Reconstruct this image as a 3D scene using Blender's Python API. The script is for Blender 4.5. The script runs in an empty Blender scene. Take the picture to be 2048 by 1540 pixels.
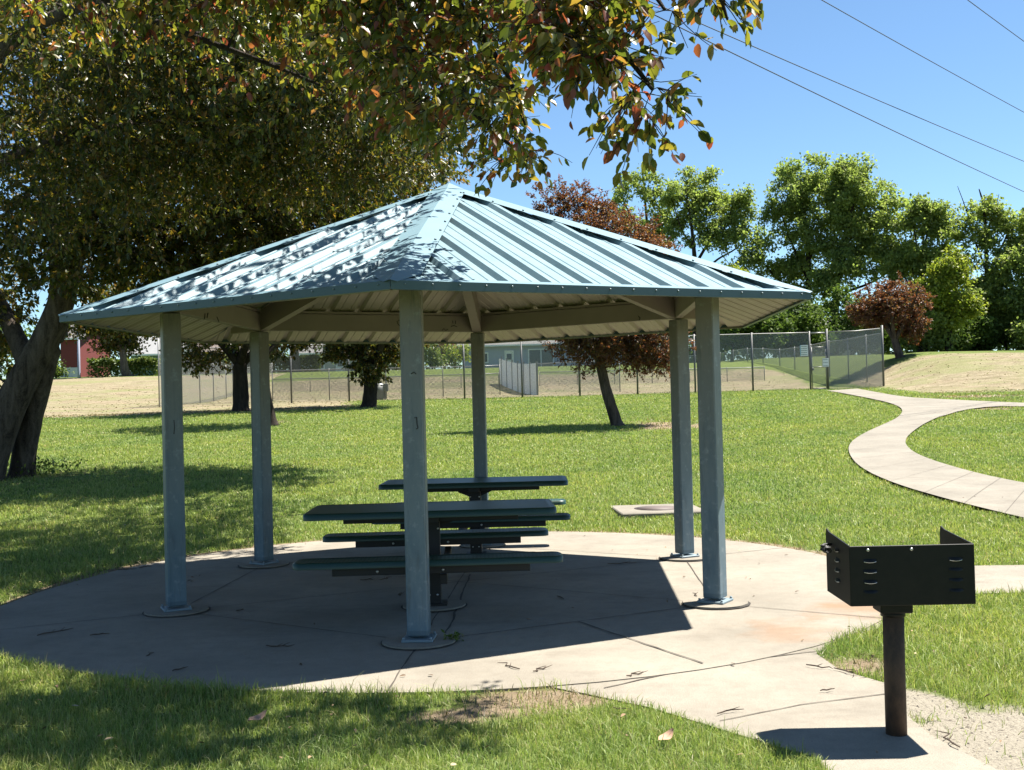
import bpy, math, random
import numpy as np
from mathutils import Vector, Matrix
random.seed(7); RNG = np.random.default_rng(7)
SC = bpy.context.scene
COL = SC.collection
PI = math.pi
# ------------------------------------------------------------------ camera
F, PITCH, ROLL, CH = 2203.7, 0.01459, -0.02534, 1.55
_f = np.array([0, math.cos(PITCH), math.sin(PITCH)]); _r = np.array([1., 0, 0]); _u = np.cross(_r, _f)
CR = math.cos(ROLL) * _r + math.sin(ROLL) * _u
CU = -math.sin(ROLL) * _r + math.cos(ROLL) * _u
cam = bpy.data.cameras.new('camera'); camo = bpy.data.objects.new('camera', cam); COL.objects.link(camo)
cam.sensor_width = 36; cam.lens = F / 2048 * 36; cam.clip_end = 2000; cam.clip_start = .05
m = Matrix.Identity(4)
for i in range(3):
    m[i][0] = CR[i]; m[i][1] = CU[i]; m[i][2] = -_f[i]
m[2][3] = CH
camo.matrix_world = m
SC.camera = camo

def ray(px, py):
    return (px - 1024) / F * CR - (py - 770) / F * CU + _f
def at(px, py, d):
    v = ray(px, py); return Vector((0, 0, CH)) + Vector(v * (d / v[1]))
def atz(px, py, z=0.):
    v = ray(px, py); return Vector((0, 0, CH)) + Vector(v * ((z - CH) / v[2]))
def sstep(a, b, x):
    t = np.clip((x - a) / (b - a), 0, 1); return t * t * (3 - 2 * t)
def gz(x, y):
    x = np.asarray(x, float); y = np.asarray(y, float)
    z = .0425 * (np.sqrt((y - 12.5) ** 2 + 9) + (y - 12.5)) / 2
    z = np.where(y > 54, np.minimum(z, .0425 * 41.5 + .02 * np.clip(y - 54, 0, 3)), z)
    left = 2.3 * sstep(57, 84, y) + .9 * sstep(82, 118, y)
    right = 1.9 * sstep(45, 63, y) + 1.5 * sstep(63, 112, y)
    k = sstep(16.5, 23, x)
    z = z + left * (1 - k) + right * k
    z = z + .04 * np.sin(x * .31 + 1) * np.sin(y * .23) * sstep(15, 25, y)
    z = z + .03 * np.sin(x * .05 + y * .04) * sstep(60, 200, y) * 20
    return z * sstep(3.8, 9., np.hypot(x + .5016, y - 9.5421)) - .014
def gpt(px, py):
    """point where the pixel's ray meets the terrain"""
    v = ray(px, py); t = 3.
    while t < 200:
        p = np.array([0, 0, CH]) + v * t
        if p[2] < gz(p[0], p[1]): break
        t += .05
    p = np.array([0, 0, CH]) + v * t
    return Vector((p[0], p[1], float(gz(p[0], p[1]))))

# ------------------------------------------------------------------ helpers
def tag(o, label=None, cat=None, group=None, kind=None):
    if label: o['label'] = label
    if cat: o['category'] = cat
    if group: o['group'] = group
    if kind: o['kind'] = kind
    return o
def empty(name, loc, label, cat, group=None, rz=0):
    o = bpy.data.objects.new(name, None); COL.objects.link(o); o.empty_display_size = .1
    o.location = loc; o.rotation_euler = (0, 0, rz); return tag(o, label, cat, group)
class MB:
    def __init__(s): s.v = []; s.f = []; s.m = []; s.sm = []
    def add(s, verts, faces, mi=0, smooth=False):
        b = len(s.v); s.v += [tuple(map(float, p)) for p in verts]
        for f in faces: s.f.append([i + b for i in f]); s.m.append(mi); s.sm.append(smooth)
    def box(s, c, size, rot=None, mi=0, bev=0):
        hx, hy, hz = size[0] / 2, size[1] / 2, size[2] / 2
        if bev > 0:
            b = min(bev, hx * .9, hy * .9, hz * .9); vs = []; fs = []
            # chamfered box : 24 verts
            idx = {}
            for sx in (-1, 1):
                for sy in (-1, 1):
                    for sz in (-1, 1):
                        for ax in range(3):
                            p = [sx * (hx - b), sy * (hy - b), sz * (hz - b)]
                            p[ax] = (sx * hx, sy * hy, sz * hz)[ax]
                            idx[(sx, sy, sz, ax)] = len(vs); vs.append(p)
            for sg in (-1, 1):
                q = [(sg, -1, -1), (sg, 1, -1), (sg, 1, 1), (sg, -1, 1)]
                fs.append([idx[k + (0,)] for k in (q if sg > 0 else q[::-1])])
                q = [(-1, sg, -1), (-1, sg, 1), (1, sg, 1), (1, sg, -1)]
                fs.append([idx[k + (1,)] for k in (q if sg > 0 else q[::-1])])
                q = [(-1, -1, sg), (1, -1, sg), (1, 1, sg), (-1, 1, sg)]
                fs.append([idx[k + (2,)] for k in (q if sg > 0 else q[::-1])])
            for a in (-1, 1):
                for c2 in (-1, 1):
                    fs.append([idx[(a, c2, -1, 0)], idx[(a, c2, 1, 0)], idx[(a, c2, 1, 1)], idx[(a, c2, -1, 1)]])
                    fs.append([idx[(a, -1, c2, 0)], idx[(a, 1, c2, 0)], idx[(a, 1, c2, 2)], idx[(a, -1, c2, 2)]])
                    fs.append([idx[(-1, a, c2, 1)], idx[(1, a, c2, 1)], idx[(1, a, c2, 2)], idx[(-1, a, c2, 2)]])
                    for e in (-1, 1): fs.append([idx[(a, c2, e, 0)], idx[(a, c2, e, 1)], idx[(a, c2, e, 2)]])
        else:
            vs = [(x * hx, y * hy, z * hz) for x in (-1, 1) for y in (-1, 1) for z in (-1, 1)]
            fs = [[0, 1, 3, 2], [4, 6, 7, 5], [0, 4, 5, 1], [2, 3, 7, 6], [0, 2, 6, 4], [1, 5, 7, 3]]
        c = Vector(c)
        vs = [(rot @ Vector(p) if rot else Vector(p)) + c for p in vs]
        s.add(vs, fs, mi)
    def bar(s, a, b, w, h, mi=0, up=(0, 0, 1), bev=0):
        a = Vector(a); b = Vector(b); d = (b - a); L = d.length; d.normalize()
        side = d.cross(Vector(up)).normalized(); u = side.cross(d)
        rot = Matrix((d, -side, u)).transposed()
        s.box((a + b) / 2, (L, w, h), rot, mi, bev)
    def tube(s, pts, radii, n=8, mi=0, cap=True, wob=0):
        pts = [Vector(p) for p in pts]
        if not hasattr(radii, '__len__'): radii = [radii] * len(pts)
        vs = []; ref = Vector((.31, .17, .93))
        for i, p in enumerate(pts):
            d = (pts[min(i + 1, len(pts) - 1)] - pts[max(i - 1, 0)]).normalized()
            a = d.cross(ref)
            if a.length < .1: a = d.cross(Vector((1, 0, 0)))
            a.normalize(); b = d.cross(a)
            for k in range(n):
                t = 2 * PI * k / n; r = float(radii[i]) * (1 + wob * math.sin(k * 2.3 + 1.0) * .6 + (random.uniform(-wob, wob) if wob else 0))
                vs.append(p + r * (math.cos(t) * a + math.sin(t) * b))
        fs = [[i * n + k, i * n + (k + 1) % n, (i + 1) * n + (k + 1) % n, (i + 1) * n + k] for i in range(len(pts) - 1) for k in range(n)]
        if cap: fs += [list(range(n))[::-1], [(len(pts) - 1) * n + k for k in range(n)]]
        s.add(vs, fs, mi, n > 5)
    def prism(s, poly, z0, z1, mi=0, mside=None):
        n = len(poly); vs = [(p[0], p[1], z0) for p in poly] + [(p[0], p[1], z1) for p in poly]
        s.add(vs, [list(range(n))[::-1]] + [list(range(n, 2 * n))], mi)
        s.add(vs, [[i, (i + 1) % n, n + (i + 1) % n, n + i] for i in range(n)], mi if mside is None else mside)
    def build(s, name, mats, parent=None, loc=None):
        me = bpy.data.meshes.new(name); me.from_pydata(s.v, [], s.f)
        for mt in (mats if isinstance(mats, (list, tuple)) else [mats]): me.materials.append(mt)
        me.polygons.foreach_set('material_index', s.m); me.polygons.foreach_set('use_smooth', s.sm); me.update()
        o = bpy.data.objects.new(name, me); COL.objects.link(o)
        if parent: o.parent = parent
        if loc is not None: o.location = loc
        return o
def np_mesh(name, verts, loops, starts, mats, parent=None, smooth=False):
    me = bpy.data.meshes.new(name)
    me.vertices.add(len(verts)); me.vertices.foreach_set('co', np.asarray(verts, np.float32).ravel())
    me.loops.add(len(loops)); me.loops.foreach_set('vertex_index', np.asarray(loops, np.int32))
    me.polygons.add(len(starts)); me.polygons.foreach_set('loop_start', np.asarray(starts, np.int32))
    me.update(calc_edges=True); me.validate()
    if smooth: me.polygons.foreach_set('use_smooth', np.ones(len(starts), bool))
    for mt in (mats if isinstance(mats, (list, tuple)) else [mats]): me.materials.append(mt)
    o = bpy.data.objects.new(name, me); COL.objects.link(o)
    if parent: o.parent = parent
    return o
def circle(cx, cy, r, n=40, wob=0.):
    return [(cx + r * (1 + random.uniform(-wob, wob)) * math.cos(2 * PI * k / n), cy + r * (1 + random.uniform(-wob, wob)) * math.sin(2 * PI * k / n)) for k in range(n)]
def inside(poly, x, y):
    p = np.asarray([(q[0], q[1]) for q in poly]); r = np.zeros(x.shape, bool); n = len(p); j = n - 1
    for i in range(n):
        c = ((p[i, 1] > y) != (p[j, 1] > y)) & (x < (p[j, 0] - p[i, 0]) * (y - p[i, 1]) / (p[j, 1] - p[i, 1] + 1e-12) + p[i, 0])
        r ^= c; j = i
    return r
def smoothpoly(pts, it=2, closed=False):
    pts = [Vector(p) for p in pts]
    for _ in range(it):
        q = [] if closed else [pts[0]]
        rng = range(len(pts)) if closed else range(len(pts) - 1)
        for i in rng:
            a, b = pts[i], pts[(i + 1) % len(pts)]; q += [a * .75 + b * .25, a * .25 + b * .75]
        if not closed: q.append(pts[-1])
        pts = q
    return pts

# ------------------------------------------------------------------ materials
class NT:
    def __init__(s, name):
        s.mat = bpy.data.materials.new(name); s.mat.use_nodes = True; s.t = s.mat.node_tree
        s.b = s.t.nodes['Principled BSDF']; s.out = s.t.nodes['Material Output']; s._tc = None
    def n(s, typ, **kw):
        nd = s.t.nodes.new(typ)
        for k, v in kw.items():
            if k.startswith('i_'):
                key = k[2:]; key = int(key) if key.isdigit() else key.replace('_', ' ')
                if hasattr(v, 'is_output') or isinstance(v, bpy.types.NodeSocket): s.t.links.new(v, nd.inputs[key])
                else: nd.inputs[key].default_value = v
            else: setattr(nd, k, v)
        return nd
    def l(s, a, b): s.t.links.new(a, b)
    def co(s, which='Object', scale=None):
        if s._tc is None: s._tc = s.n('ShaderNodeTexCoord')
        o = s._tc.outputs[which]
        if scale is None: return o
        mp = s.n('ShaderNodeMapping'); s.l(o, mp.inputs['Vector']); mp.inputs['Scale'].default_value = scale; return mp.outputs[0]
    def pos(s, scale=None):
        g = s.n('ShaderNodeNewGeometry').outputs['Position']
        if scale is None: return g
        mp = s.n('ShaderNodeMapping'); s.l(g, mp.inputs['Vector']); mp.inputs['Scale'].default_value = scale; return mp.outputs[0]
    def noise(s, sc, vec=None, det=4, rough=.6, out='Fac', dist=0):
        nd = s.n('ShaderNodeTexNoise'); nd.inputs['Scale'].default_value = sc; nd.inputs['Detail'].default_value = det
        nd.inputs['Roughness'].default_value = rough; nd.inputs['Distortion'].default_value = dist
        if vec is not None: s.l(vec, nd.inputs['Vector'])
        return nd.outputs[out]
    def ramp(s, fac, stops, interp='LINEAR'):
        r = s.n('ShaderNodeValToRGB'); cr = r.color_ramp; cr.interpolation = interp
        while len(cr.elements) < len(stops): cr.elements.new(.5)
        for e, (p, c) in zip(cr.elements, stops):
            e.position = p; e.color = tuple(c) + (1,) if hasattr(c, '__len__') else (c, c, c, 1)
        s.l(fac, r.inputs[0]); return r.outputs[0]
    def mix(s, fac, a, b, blend='MIX'):
        nd = s.n('ShaderNodeMix', data_type='RGBA', blend_type=blend)
        for sock, v in ((nd.inputs[0], fac), (nd.inputs[6], a), (nd.inputs[7], b)):
            if isinstance(v, bpy.types.NodeSocket): s.l(v, sock)
            elif hasattr(v, '__len__'): sock.default_value = tuple(v) + (1,) if len(v) == 3 else v
            else: sock.default_value = v
        return nd.outputs[2]
    def math(s, op, a, b=0., c=None):
        nd = s.n('ShaderNodeMath', operation=op)
        for i, v in enumerate((a, b, c)):
            if v is None: continue
            if isinstance(v, bpy.types.NodeSocket): s.l(v, nd.inputs[i])
            else: nd.inputs[i].default_value = v
        return nd.outputs[0]
    def bump(s, h, strength=.3, dist=.01):
        b = s.n('ShaderNodeBump'); b.inputs['Strength'].default_value = strength; b.inputs['Distance'].default_value = dist
        s.l(h, b.inputs['Height']); s.l(b.outputs[0], s.b.inputs['Normal'])
    def base(s, c):
        if isinstance(c, bpy.types.NodeSocket): s.l(c, s.b.inputs['Base Color'])
        else: s.b.inputs['Base Color'].default_value = tuple(c) + (1,)
    def set(s, **kw):
        for k, v in kw.items():
            k = k.replace('_', ' ').title().replace('Ior', 'IOR')
            if isinstance(v, bpy.types.NodeSocket): s.l(v, s.b.inputs[k])
            else: s.b.inputs[k].default_value = v
def simple(name, c, rough=.6, var=.15, sc=6., metallic=0., bump=0., spec=.5):
    t = NT(name); n = t.noise(sc, t.co(), 5)
    t.base(t.mix(n, [x * (1 - var) for x in c], [min(1, x * (1 + var)) for x in c]))
    t.set(roughness=rough, metallic=metallic); t.b.inputs['Specular IOR Level'].default_value = spec
    if bump: t.bump(t.noise(sc * 5, t.co(), 4), bump, .01)
    return t.mat
def leafmat(name, stops, trans=.45, rough=.45, spec=.4, clump=None, tmul=(1.25, 1.35, .8)):
    t = NT(name); g = t.n('ShaderNodeNewGeometry')
    c = t.ramp(g.outputs['Random Per Island'], stops)
    cn = t.noise(clump or .6, t.pos(), 3)
    c = t.mix(t.math('MULTIPLY', t.ramp(cn, [(.3, 0.), (.75, 1.)]), .35), c, t.mix(1., c, (1.5, 1.3, .8), 'MULTIPLY'))
    t.base(c); t.set(roughness=rough); t.b.inputs['Specular IOR Level'].default_value = spec
    tr = t.n('ShaderNodeBsdfTranslucent'); t.l(t.mix(1., c, tmul, 'MULTIPLY'), tr.inputs[0])
    ms = t.n('ShaderNodeMixShader'); ms.inputs[0].default_value = trans
    t.l(t.b.outputs[0], ms.inputs[1]); t.l(tr.outputs[0], ms.inputs[2]); t.l(ms.outputs[0], t.out.inputs['Surface'])
    return t.mat
M = {}
# concrete
def concrete(name, tint=(.262, .237, .193), rust=True):
    t = NT(name); P = t.pos()
    n1 = t.noise(.9, P, 6, .65); n2 = t.noise(9, P, 6, .7); n3 = t.noise(160, P, 3, .6)
    c = t.mix(t.ramp(n1, [(.3, 0.), (.7, 1.)]), [x * .74 for x in tint], [x * 1.14 for x in tint])
    c = t.mix(t.math('MULTIPLY', t.ramp(n2, [(.45, 0.), (.75, 1.)]), .35), c, (.135, .112, .085))
    c = t.mix(t.math('MULTIPLY', t.ramp(n3, [(.35, 1.), (.55, 0.)]), .45), c, (.12, .1, .08))
    if rust:
        for cx, cy, r, k in ((2.55, 8.0, .55, .55), (1.75, 7.25, .42, .4), (2.9, 8.9, .5, .3), (1.9, 6.35, .1, .4)):
            d = t.n('ShaderNodeVectorMath', operation='DISTANCE'); t.l(t.pos(), d.inputs[0]); d.inputs[1].default_value = (cx, cy, 0)
            dd = t.math('ADD', d.outputs['Value'], t.math('MULTIPLY', t.math('SUBTRACT', t.noise(3.2, P, 5), .5), 2.2 * r + .2))
            fac = t.math('MULTIPLY', t.ramp(t.math('DIVIDE', dd, r), [(.15, 1.), (1., 0.)]), k)
            c = t.mix(fac, c, (.23, .105, .04))
    v = t.n('ShaderNodeTexVoronoi'); v.inputs['Scale'].default_value = 26; t.l(P, v.inputs['Vector'])
    c = t.mix(t.math('MULTIPLY', t.ramp(v.outputs['Distance'], [(.05, 1.), (.11, 0.)]), .45), c, (.08, .06, .045))
    t.base(c); t.set(roughness=.9); t.b.inputs['Specular IOR Level'].default_value = .25
    sp = t.noise(1, t.pos((.7, 1.6, 1)), 6, .72); c = t.mix(t.math('MULTIPLY', t.ramp(sp, [(.54, 0.), (.66, 1.)]), .35), c, (.12, .10, .078))
    br = t.noise(1, t.pos((300, 14, 1)), 3, .6); c = t.mix(t.math('MULTIPLY', t.ramp(br, [(.4, 1.), (.6, 0.)]), .14), c, (.1, .085, .07)); n7 = t.noise(420, P, 2); c = t.mix(t.math('MULTIPLY', t.ramp(n7, [(.3, 1.), (.42, 0.)]), .5), c, (.09, .075, .06)); t.base(c)
    t.bump(t.math('ADD', n3, t.math('MULTIPLY', n2, .6)), .45, .004); return t.mat
M['concrete'] = concrete('concrete'); M['path'] = concrete('path_concrete', (.232, .213, .176), False)
M['joint'] = simple('joint_gap', (.055, .045, .035), .95)
M['gap'] = simple('footing_gap', (.03, .025, .02), .95)
# ground
t = NT('lawn_ground'); P = t.pos()
dry = t.n('ShaderNodeAttribute', attribute_name='dry').outputs['Fac']; bare = t.n('ShaderNodeAttribute', attribute_name='bare').outputs['Fac']
grv = t.n('ShaderNodeAttribute', attribute_name='gravel').outputs['Fac']
n1 = t.noise(.35, P, 5); n2 = t.noise(4, P, 5, .7); n3 = t.noise(1, t.pos((14, 3.2, 14)), 5, .75)
g = t.mix(n1, (.09, .125, .03), (.145, .175, .05)); g = t.mix(t.ramp(n3, [(.3, 0.), (.7, 1.)]), t.mix(1., g, (.62, .66, .6), 'MULTIPLY'), g)
d = t.mix(t.ramp(n3, [(.3, 0.), (.72, 1.)]), (.16, .13, .085), (.315, .265, .18)); d = t.mix(t.math('MULTIPLY', t.ramp(n2, [(.4, 0.), (.8, 1.)]), .45), d, (.16, .16, .08))
d = t.mix(t.math('MULTIPLY', t.ramp(n1, [(.5, 0.), (.7, 1.)]), .4), d, (.24, .165, .12))
n5 = t.noise(1, t.pos((.9, 3.2, 3.2)), 6, .75); d = t.mix(t.math('MULTIPLY', t.ramp(n5, [(.38, 1.), (.56, 0.)]), .8), d, (.115, .095, .055))
n6 = t.noise(1, t.pos((.25, .5, .5)), 5, .7); d = t.mix(t.math('MULTIPLY', t.ramp(n6, [(.46, 0.), (.62, 1.)]), .6), d, (.15, .165, .065))
df = t.ramp(t.math('ADD', dry, t.math('MULTIPLY', t.math('SUBTRACT', t.noise(.5, P, 6, .7), .5), .9)), [(.42, 0.), (.6, 1.)])
c = t.mix(df, g, d)
bf = t.ramp(t.math('ADD', bare, t.math('MULTIPLY', t.math('SUBTRACT', t.noise(2.2, P, 6, .75), .5), .9)), [(.4, 0.), (.65, 1.)])
c = t.mix(bf, c, t.mix(n2, (.14, .10, .065), (.25, .20, .135)))
n4 = t.noise(55, P, 4, .8)
gf = t.ramp(t.math('ADD', grv, t.math('MULTIPLY', t.math('SUBTRACT', t.noise(3, P, 6, .75), .5), .7)), [(.4, 0.), (.6, 1.)])
c = t.mix(gf, c, t.mix(t.ramp(n4, [(.32, 0.), (.47, 1.)]), (.07, .06, .048), (.245, .22, .175)))
t.base(c); t.set(roughness=1.); t.b.inputs['Specular IOR Level'].default_value = .1
t.bump(t.math('ADD', n4, t.math('MULTIPLY', n3, 2.)), .6, .03); M['ground'] = t.mat
def grassmat(name, stops, trans=.4):
    t = NT(name); g = t.n('ShaderNodeNewGeometry')
    c = t.ramp(g.outputs['Random Per Island'], stops)
    k = t.ramp(t.noise(.45, t.pos(), 5, .7), [(.35, 0.), (.65, 1.)])
    c = t.mix(k, t.mix(1., c, (.74, .84, .85), 'MULTIPLY'), t.mix(1., c, (1.22, 1.1, .95), 'MULTIPLY'))
    k2 = t.ramp(t.noise(2.6, t.pos(), 4, .7), [(.55, 0.), (.75, 1.)]); c = t.mix(t.math('MULTIPLY', k2, .45), c, (.36, .34, .15))
    t.base(c); t.set(roughness=.5); t.b.inputs['Specular IOR Level'].default_value = .3
    tr = t.n('ShaderNodeBsdfTranslucent'); t.l(t.mix(1., c, (1.15, 1.2, .75), 'MULTIPLY'), tr.inputs[0])
    ms = t.n('ShaderNodeMixShader'); ms.inputs[0].default_value = trans
    t.l(t.b.outputs[0], ms.inputs[1]); t.l(tr.outputs[0], ms.inputs[2]); t.l(ms.outputs[0], t.out.inputs['Surface']); return t.mat
M['grass'] = grassmat('grass_blades', [(0, (.12, .195, .04)), (.35, (.215, .29, .07)), (.7, (.30, .36, .115)), (.93, (.38, .39, .18)), (.97, (.34, .29, .16)), (1., (.36, .31, .18))])
M['straw'] = grassmat('straw_blades', [(0, (.17, .13, .075)), (.6, (.27, .22, .14)), (.8, (.32, .27, .185)), (.9, (.14, .16, .055)), (1., (.12, .16, .045))], .3)
# pavilion
t = NT('teal_roof_metal'); P = t.co()
n = t.noise(1, t.co('Object', (3, 3, 3)), 6, .7); n2 = t.noise(60, P, 3)
c = t.mix(t.ramp(n, [(.35, 0.), (.75, 1.)]), (.112, .188, .225), (.17, .255, .292)); c = t.mix(t.math('MULTIPLY', n2, .25), c, (.232, .32, .352))
t.base(c); t.set(roughness=.5, metallic=.0); t.b.inputs['Specular IOR Level'].default_value = .3; M['roof'] = t.mat
M['roof_under'] = simple('cream_roof_underside', (.37, .332, .27), .6, .12, 2.)
M['trim'] = simple('teal_eave_trim', (.035, .070, .083), .45, .12, 4.)
M['hip'] = simple('teal_hip_cap', (.14, .225, .265), .48, .1, 4., spec=.3)
t = NT('weathered_column_paint'); P = t.co()
n = t.noise(1, t.co('Object', (9, 9, 2.2)), 6, .7); n2 = t.noise(14, P, 5, .7); z = t.n('ShaderNodeSeparateXYZ'); t.l(P, z.inputs[0])
c = t.mix(t.ramp(n, [(.3, 0.), (.72, 1.)]), (.07, .112, .14), (.145, .19, .212))
c = t.mix(t.ramp(t.math('ADD', z.outputs['Z'], t.math('MULTIPLY', n, .8)), [(.2, 0.), (.9, 1.)]), t.mix(1., c, (.70, .92, 1.05), 'MULTIPLY'), c)
hf = t.ramp(t.math('DIVIDE', t.math('ADD', z.outputs['Z'], t.math('MULTIPLY', n, .9)), 3.2), [(.35, 0.), (.8, 1.)])
c = t.mix(hf, c, t.mix(n, (.108, .104, .10), (.172, .164, .15)))
c = t.mix(t.math('MULTIPLY', t.ramp(n2, [(.55, 0.), (.75, 1.)]), .6), c, (.27, .31, .32)); n8 = t.noise(1, t.co('Object', (26, 26, 3.)), 5, .7); c = t.mix(t.math('MULTIPLY', t.ramp(n8, [(.56, 0.), (.7, 1.)]), .6), c, (.055, .07, .075)); c = t.mix(t.ramp(z.outputs['Z'], [(.085, .55), (.09, 0.)]), c, (.05, .085, .105))
t.base(c); t.set(roughness=.48); M['column'] = t.mat
M['beam'] = simple('beam_paint', (.205, .17, .148), .6, .2, 3.)
M['plate'] = simple('base_plate_steel', (.16, .21, .235), .5, .2, 8.)
M['mark'] = simple('black_marker', (.012, .012, .014), .7)
M['screw'] = simple('screw_head', (.10, .14, .16), .4)
# table, grill
t = NT('perforated_green_coating'); P = t.co('Object', (36, 36, 36))
w1 = t.n('ShaderNodeTexVoronoi'); w1.inputs['Scale'].default_value = 1; t.l(P, w1.inputs['Vector']); w1.inputs['Randomness'].default_value = .0
hole = t.ramp(w1.outputs['Distance'], [(.3, 0.), (.36, 1.)])
t.base(t.mix(hole, (.002, .003, .003), (.014, .055, .038))); t.set(roughness=.45); t.bump(hole, .5, .004); M['perf'] = t.mat
M['green'] = simple('green_coating', (.007, .034, .024), .4, .15)
M['blacksteel'] = simple('dark_steel', (.007, .0065, .006), .6, .3, 10.)
M['bolt_glint'] = simple('bolt_and_glint_steel', (.5, .5, .48), .35, .1, metallic=.8)  # bolt heads, and the painted-in glints on the grill louvres
t = NT('grill_black_paint'); n = t.noise(20, t.co(), 5, .7)
t.base(t.mix(t.ramp(n, [(.4, 0.), (.8, 1.)]), (.0035, .0035, .0035), (.009, .0075, .0065))); t.set(roughness=.5); t.b.inputs['Specular IOR Level'].default_value = .25
t.bump(t.noise(120, t.co(), 3), .1, .002); M['grill'] = t.mat
t = NT('rusty_post'); n = t.noise(7, t.co('Object', (1, 1, .5)), 6, .75)
t.base(t.mix(t.ramp(n, [(.35, 0.), (.7, 1.)]), (.02, .012, .008), (.10, .055, .032))); t.set(roughness=.75); t.bump(n, .3, .004); M['rustpost'] = t.mat
# bark
def bark(name, a, b, sc=5):
    t = NT(name); n = t.noise(1, t.co('Object', (sc, sc, sc * .22)), 6, .75, dist=.6); n2 = t.noise(sc * 6, t.co(), 4)
    t.base(t.mix(t.ramp(t.math('ADD', t.math('MULTIPLY', n, .8), t.math('MULTIPLY', n2, .2)), [(.35, 0.), (.62, 1.)]), a, b)); t.set(roughness=.95)
    t.b.inputs['Specular IOR Level'].default_value = .15; t.bump(n, 1., .06); return t.mat
M['bark'] = bark('grey_brown_bark', (.018, .014, .012), (.125, .10, .082), 6)
M['barkdark'] = bark('dark_bark', (.011, .009, .0075), (.045, .036, .03), 8)
M['barkpale'] = bark('pale_bark', (.06, .048, .036), (.17, .14, .115), 5)
G1, G2, G3 = (.045, .085, .014), (.085, .13, .02), (.14, .17, .028)
M['leaf_near'] = leafmat('crabapple_leaves', [(0, (.036, .058, .016)), (.3, (.065, .09, .021)), (.58, (.11, .122, .027)), (.74, (.13, .095, .032)), (.85, (.13, .055, .034)), (.95, (.13, .032, .034)), (.985, (.17, .16, .035)), (1., (.3, .18, .035))], .5, .36, .5, 1.2, (2.3, 2.0, .85))
M['leaf_mid'] = leafmat('crabapple_leaves_mid', [(0, (.016, .026, .007)), (.4, (.034, .05, .011)), (.7, (.085, .095, .02)), (.9, (.10, .06, .02)), (1., (.15, .13, .03))], .45, .4, .45, .35, (2.2, 1.9, .8))
M['leaf_bronze'] = leafmat('bronze_leaves', [(0, (.055, .028, .019)), (.4, (.105, .05, .032)), (.7, (.15, .078, .044)), (.85, (.14, .10, .04)), (1., (.13, .12, .035))], .45, .45, .35, .8, (1.7, 1.2, .7))
M['leaf_red'] = leafmat('red_leaves', [(0, (.06, .018, .02)), (.5, (.13, .036, .032)), (.85, (.19, .065, .042)), (1., (.13, .10, .03))], .4, .45, .35, .8, (1.6, 1.1, .8))
M['leaf_far'] = leafmat('cottonwood_leaves', [(0, (.14, .19, .062)), (.5, (.19, .24, .08)), (1., (.24, .28, .105))], .55, .55, .12, .12)
M['leaf_lime'] = leafmat('lime_leaves', [(0, (.10, .14, .022)), (.5, (.17, .21, .03)), (1., (.26, .27, .05))], .45, .5, .3, .3)
M['leaf_dark'] = leafmat('dark_leaves', [(0, (.04, .07, .02)), (.6, (.075, .12, .03)), (1., (.12, .165, .045))], .35, .55, .12, .2)
M['leaf_hedge'] = leafmat('hedge_leaves', [(0, (.04, .075, .015)), (.5, (.09, .13, .025)), (1., (.22, .25, .08))], .35, .5, .3, .5)
M['twig'] = simple('dead_twig', (.06, .04, .027), .9, .4, 30)
M['dryleaf'] = simple('dry_leaf_tan', (.33, .2, .13), .8, .25, 20)
# fence
M['galv'] = simple('galvanized_pipe', (.20, .20, .195), .45, .2, 5., metallic=.4)
M['galvdark'] = simple('dark_pipe', (.12, .12, .116), .5, .2, 5., metallic=.3)
def chain(name, cov, sc=.09, colr=(.24, .24, .235)):
    t = NT(name); uv = t.n('ShaderNodeUVMap').outputs[0]; s = t.n('ShaderNodeSeparateXYZ'); t.l(uv, s.inputs[0])
    ws = []
    for sg in ('ADD', 'SUBTRACT'):
        a = t.math(sg, s.outputs[0], s.outputs[1]); a = t.math('FRACT', t.math('DIVIDE', a, sc)); ws.append(t.math('LESS_THAN', a, cov))
    a = t.math('MAXIMUM', ws[0], ws[1])
    t.base(colr); t.set(roughness=.45, metallic=.35)
    tr = t.n('ShaderNodeBsdfTransparent'); ms = t.n('ShaderNodeMixShader'); t.l(a, ms.inputs[0]); t.l(tr.outputs[0], ms.inputs[1]); t.l(t.b.outputs[0], ms.inputs[2])
    t.l(ms.outputs[0], t.out.inputs['Surface']); return t.mat
M['chain'] = chain('chain_link_wire', .18, .05); M['chain_dense'] = chain('chain_link_wire_close', .25, .043, (.25, .25, .245))
M['chain_inner'] = chain('chain_link_wire_fine', .16, .0313)
M['whitefence'] = simple('white_vinyl', (.8, .81, .82), .5, .04)
M['white'] = simple('white_panel', (.66, .67, .67), .5, .06)
M['wire'] = simple('power_cable', (.02, .02, .022), .6)

# ------------------------------------------------------------------ world, sun
EL, AZ = math.radians(64.5), math.radians(66.8)
w = bpy.data.worlds.new('World'); SC.world = w; w.use_nodes = True
sk = w.node_tree.nodes.new('ShaderNodeTexSky'); sk.sky_type = 'NISHITA'; sk.sun_disc = False
sk.sun_elevation = EL; sk.sun_rotation = AZ; sk.altitude = 1600; sk.air_density = 1.0; sk.air_density = 1.0; sk.dust_density = .3; sk.ozone_density = .6
hs = w.node_tree.nodes.new('ShaderNodeMix'); hs.data_type = 'RGBA'; hs.blend_type = 'MULTIPLY'; hs.inputs[0].default_value = 1; hs.inputs[7].default_value = (.86, 1.04, 1.12, 1)
w.node_tree.links.new(sk.outputs[0], hs.inputs[6]); w.node_tree.links.new(hs.outputs[2], w.node_tree.nodes['Background'].inputs[0]); w.node_tree.nodes['Background'].inputs[1].default_value = .051
sl = bpy.data.lights.new('sun', 'SUN'); sl.energy = 5.0; sl.angle = math.radians(.53); sl.color = (1., .95, .86)
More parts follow.
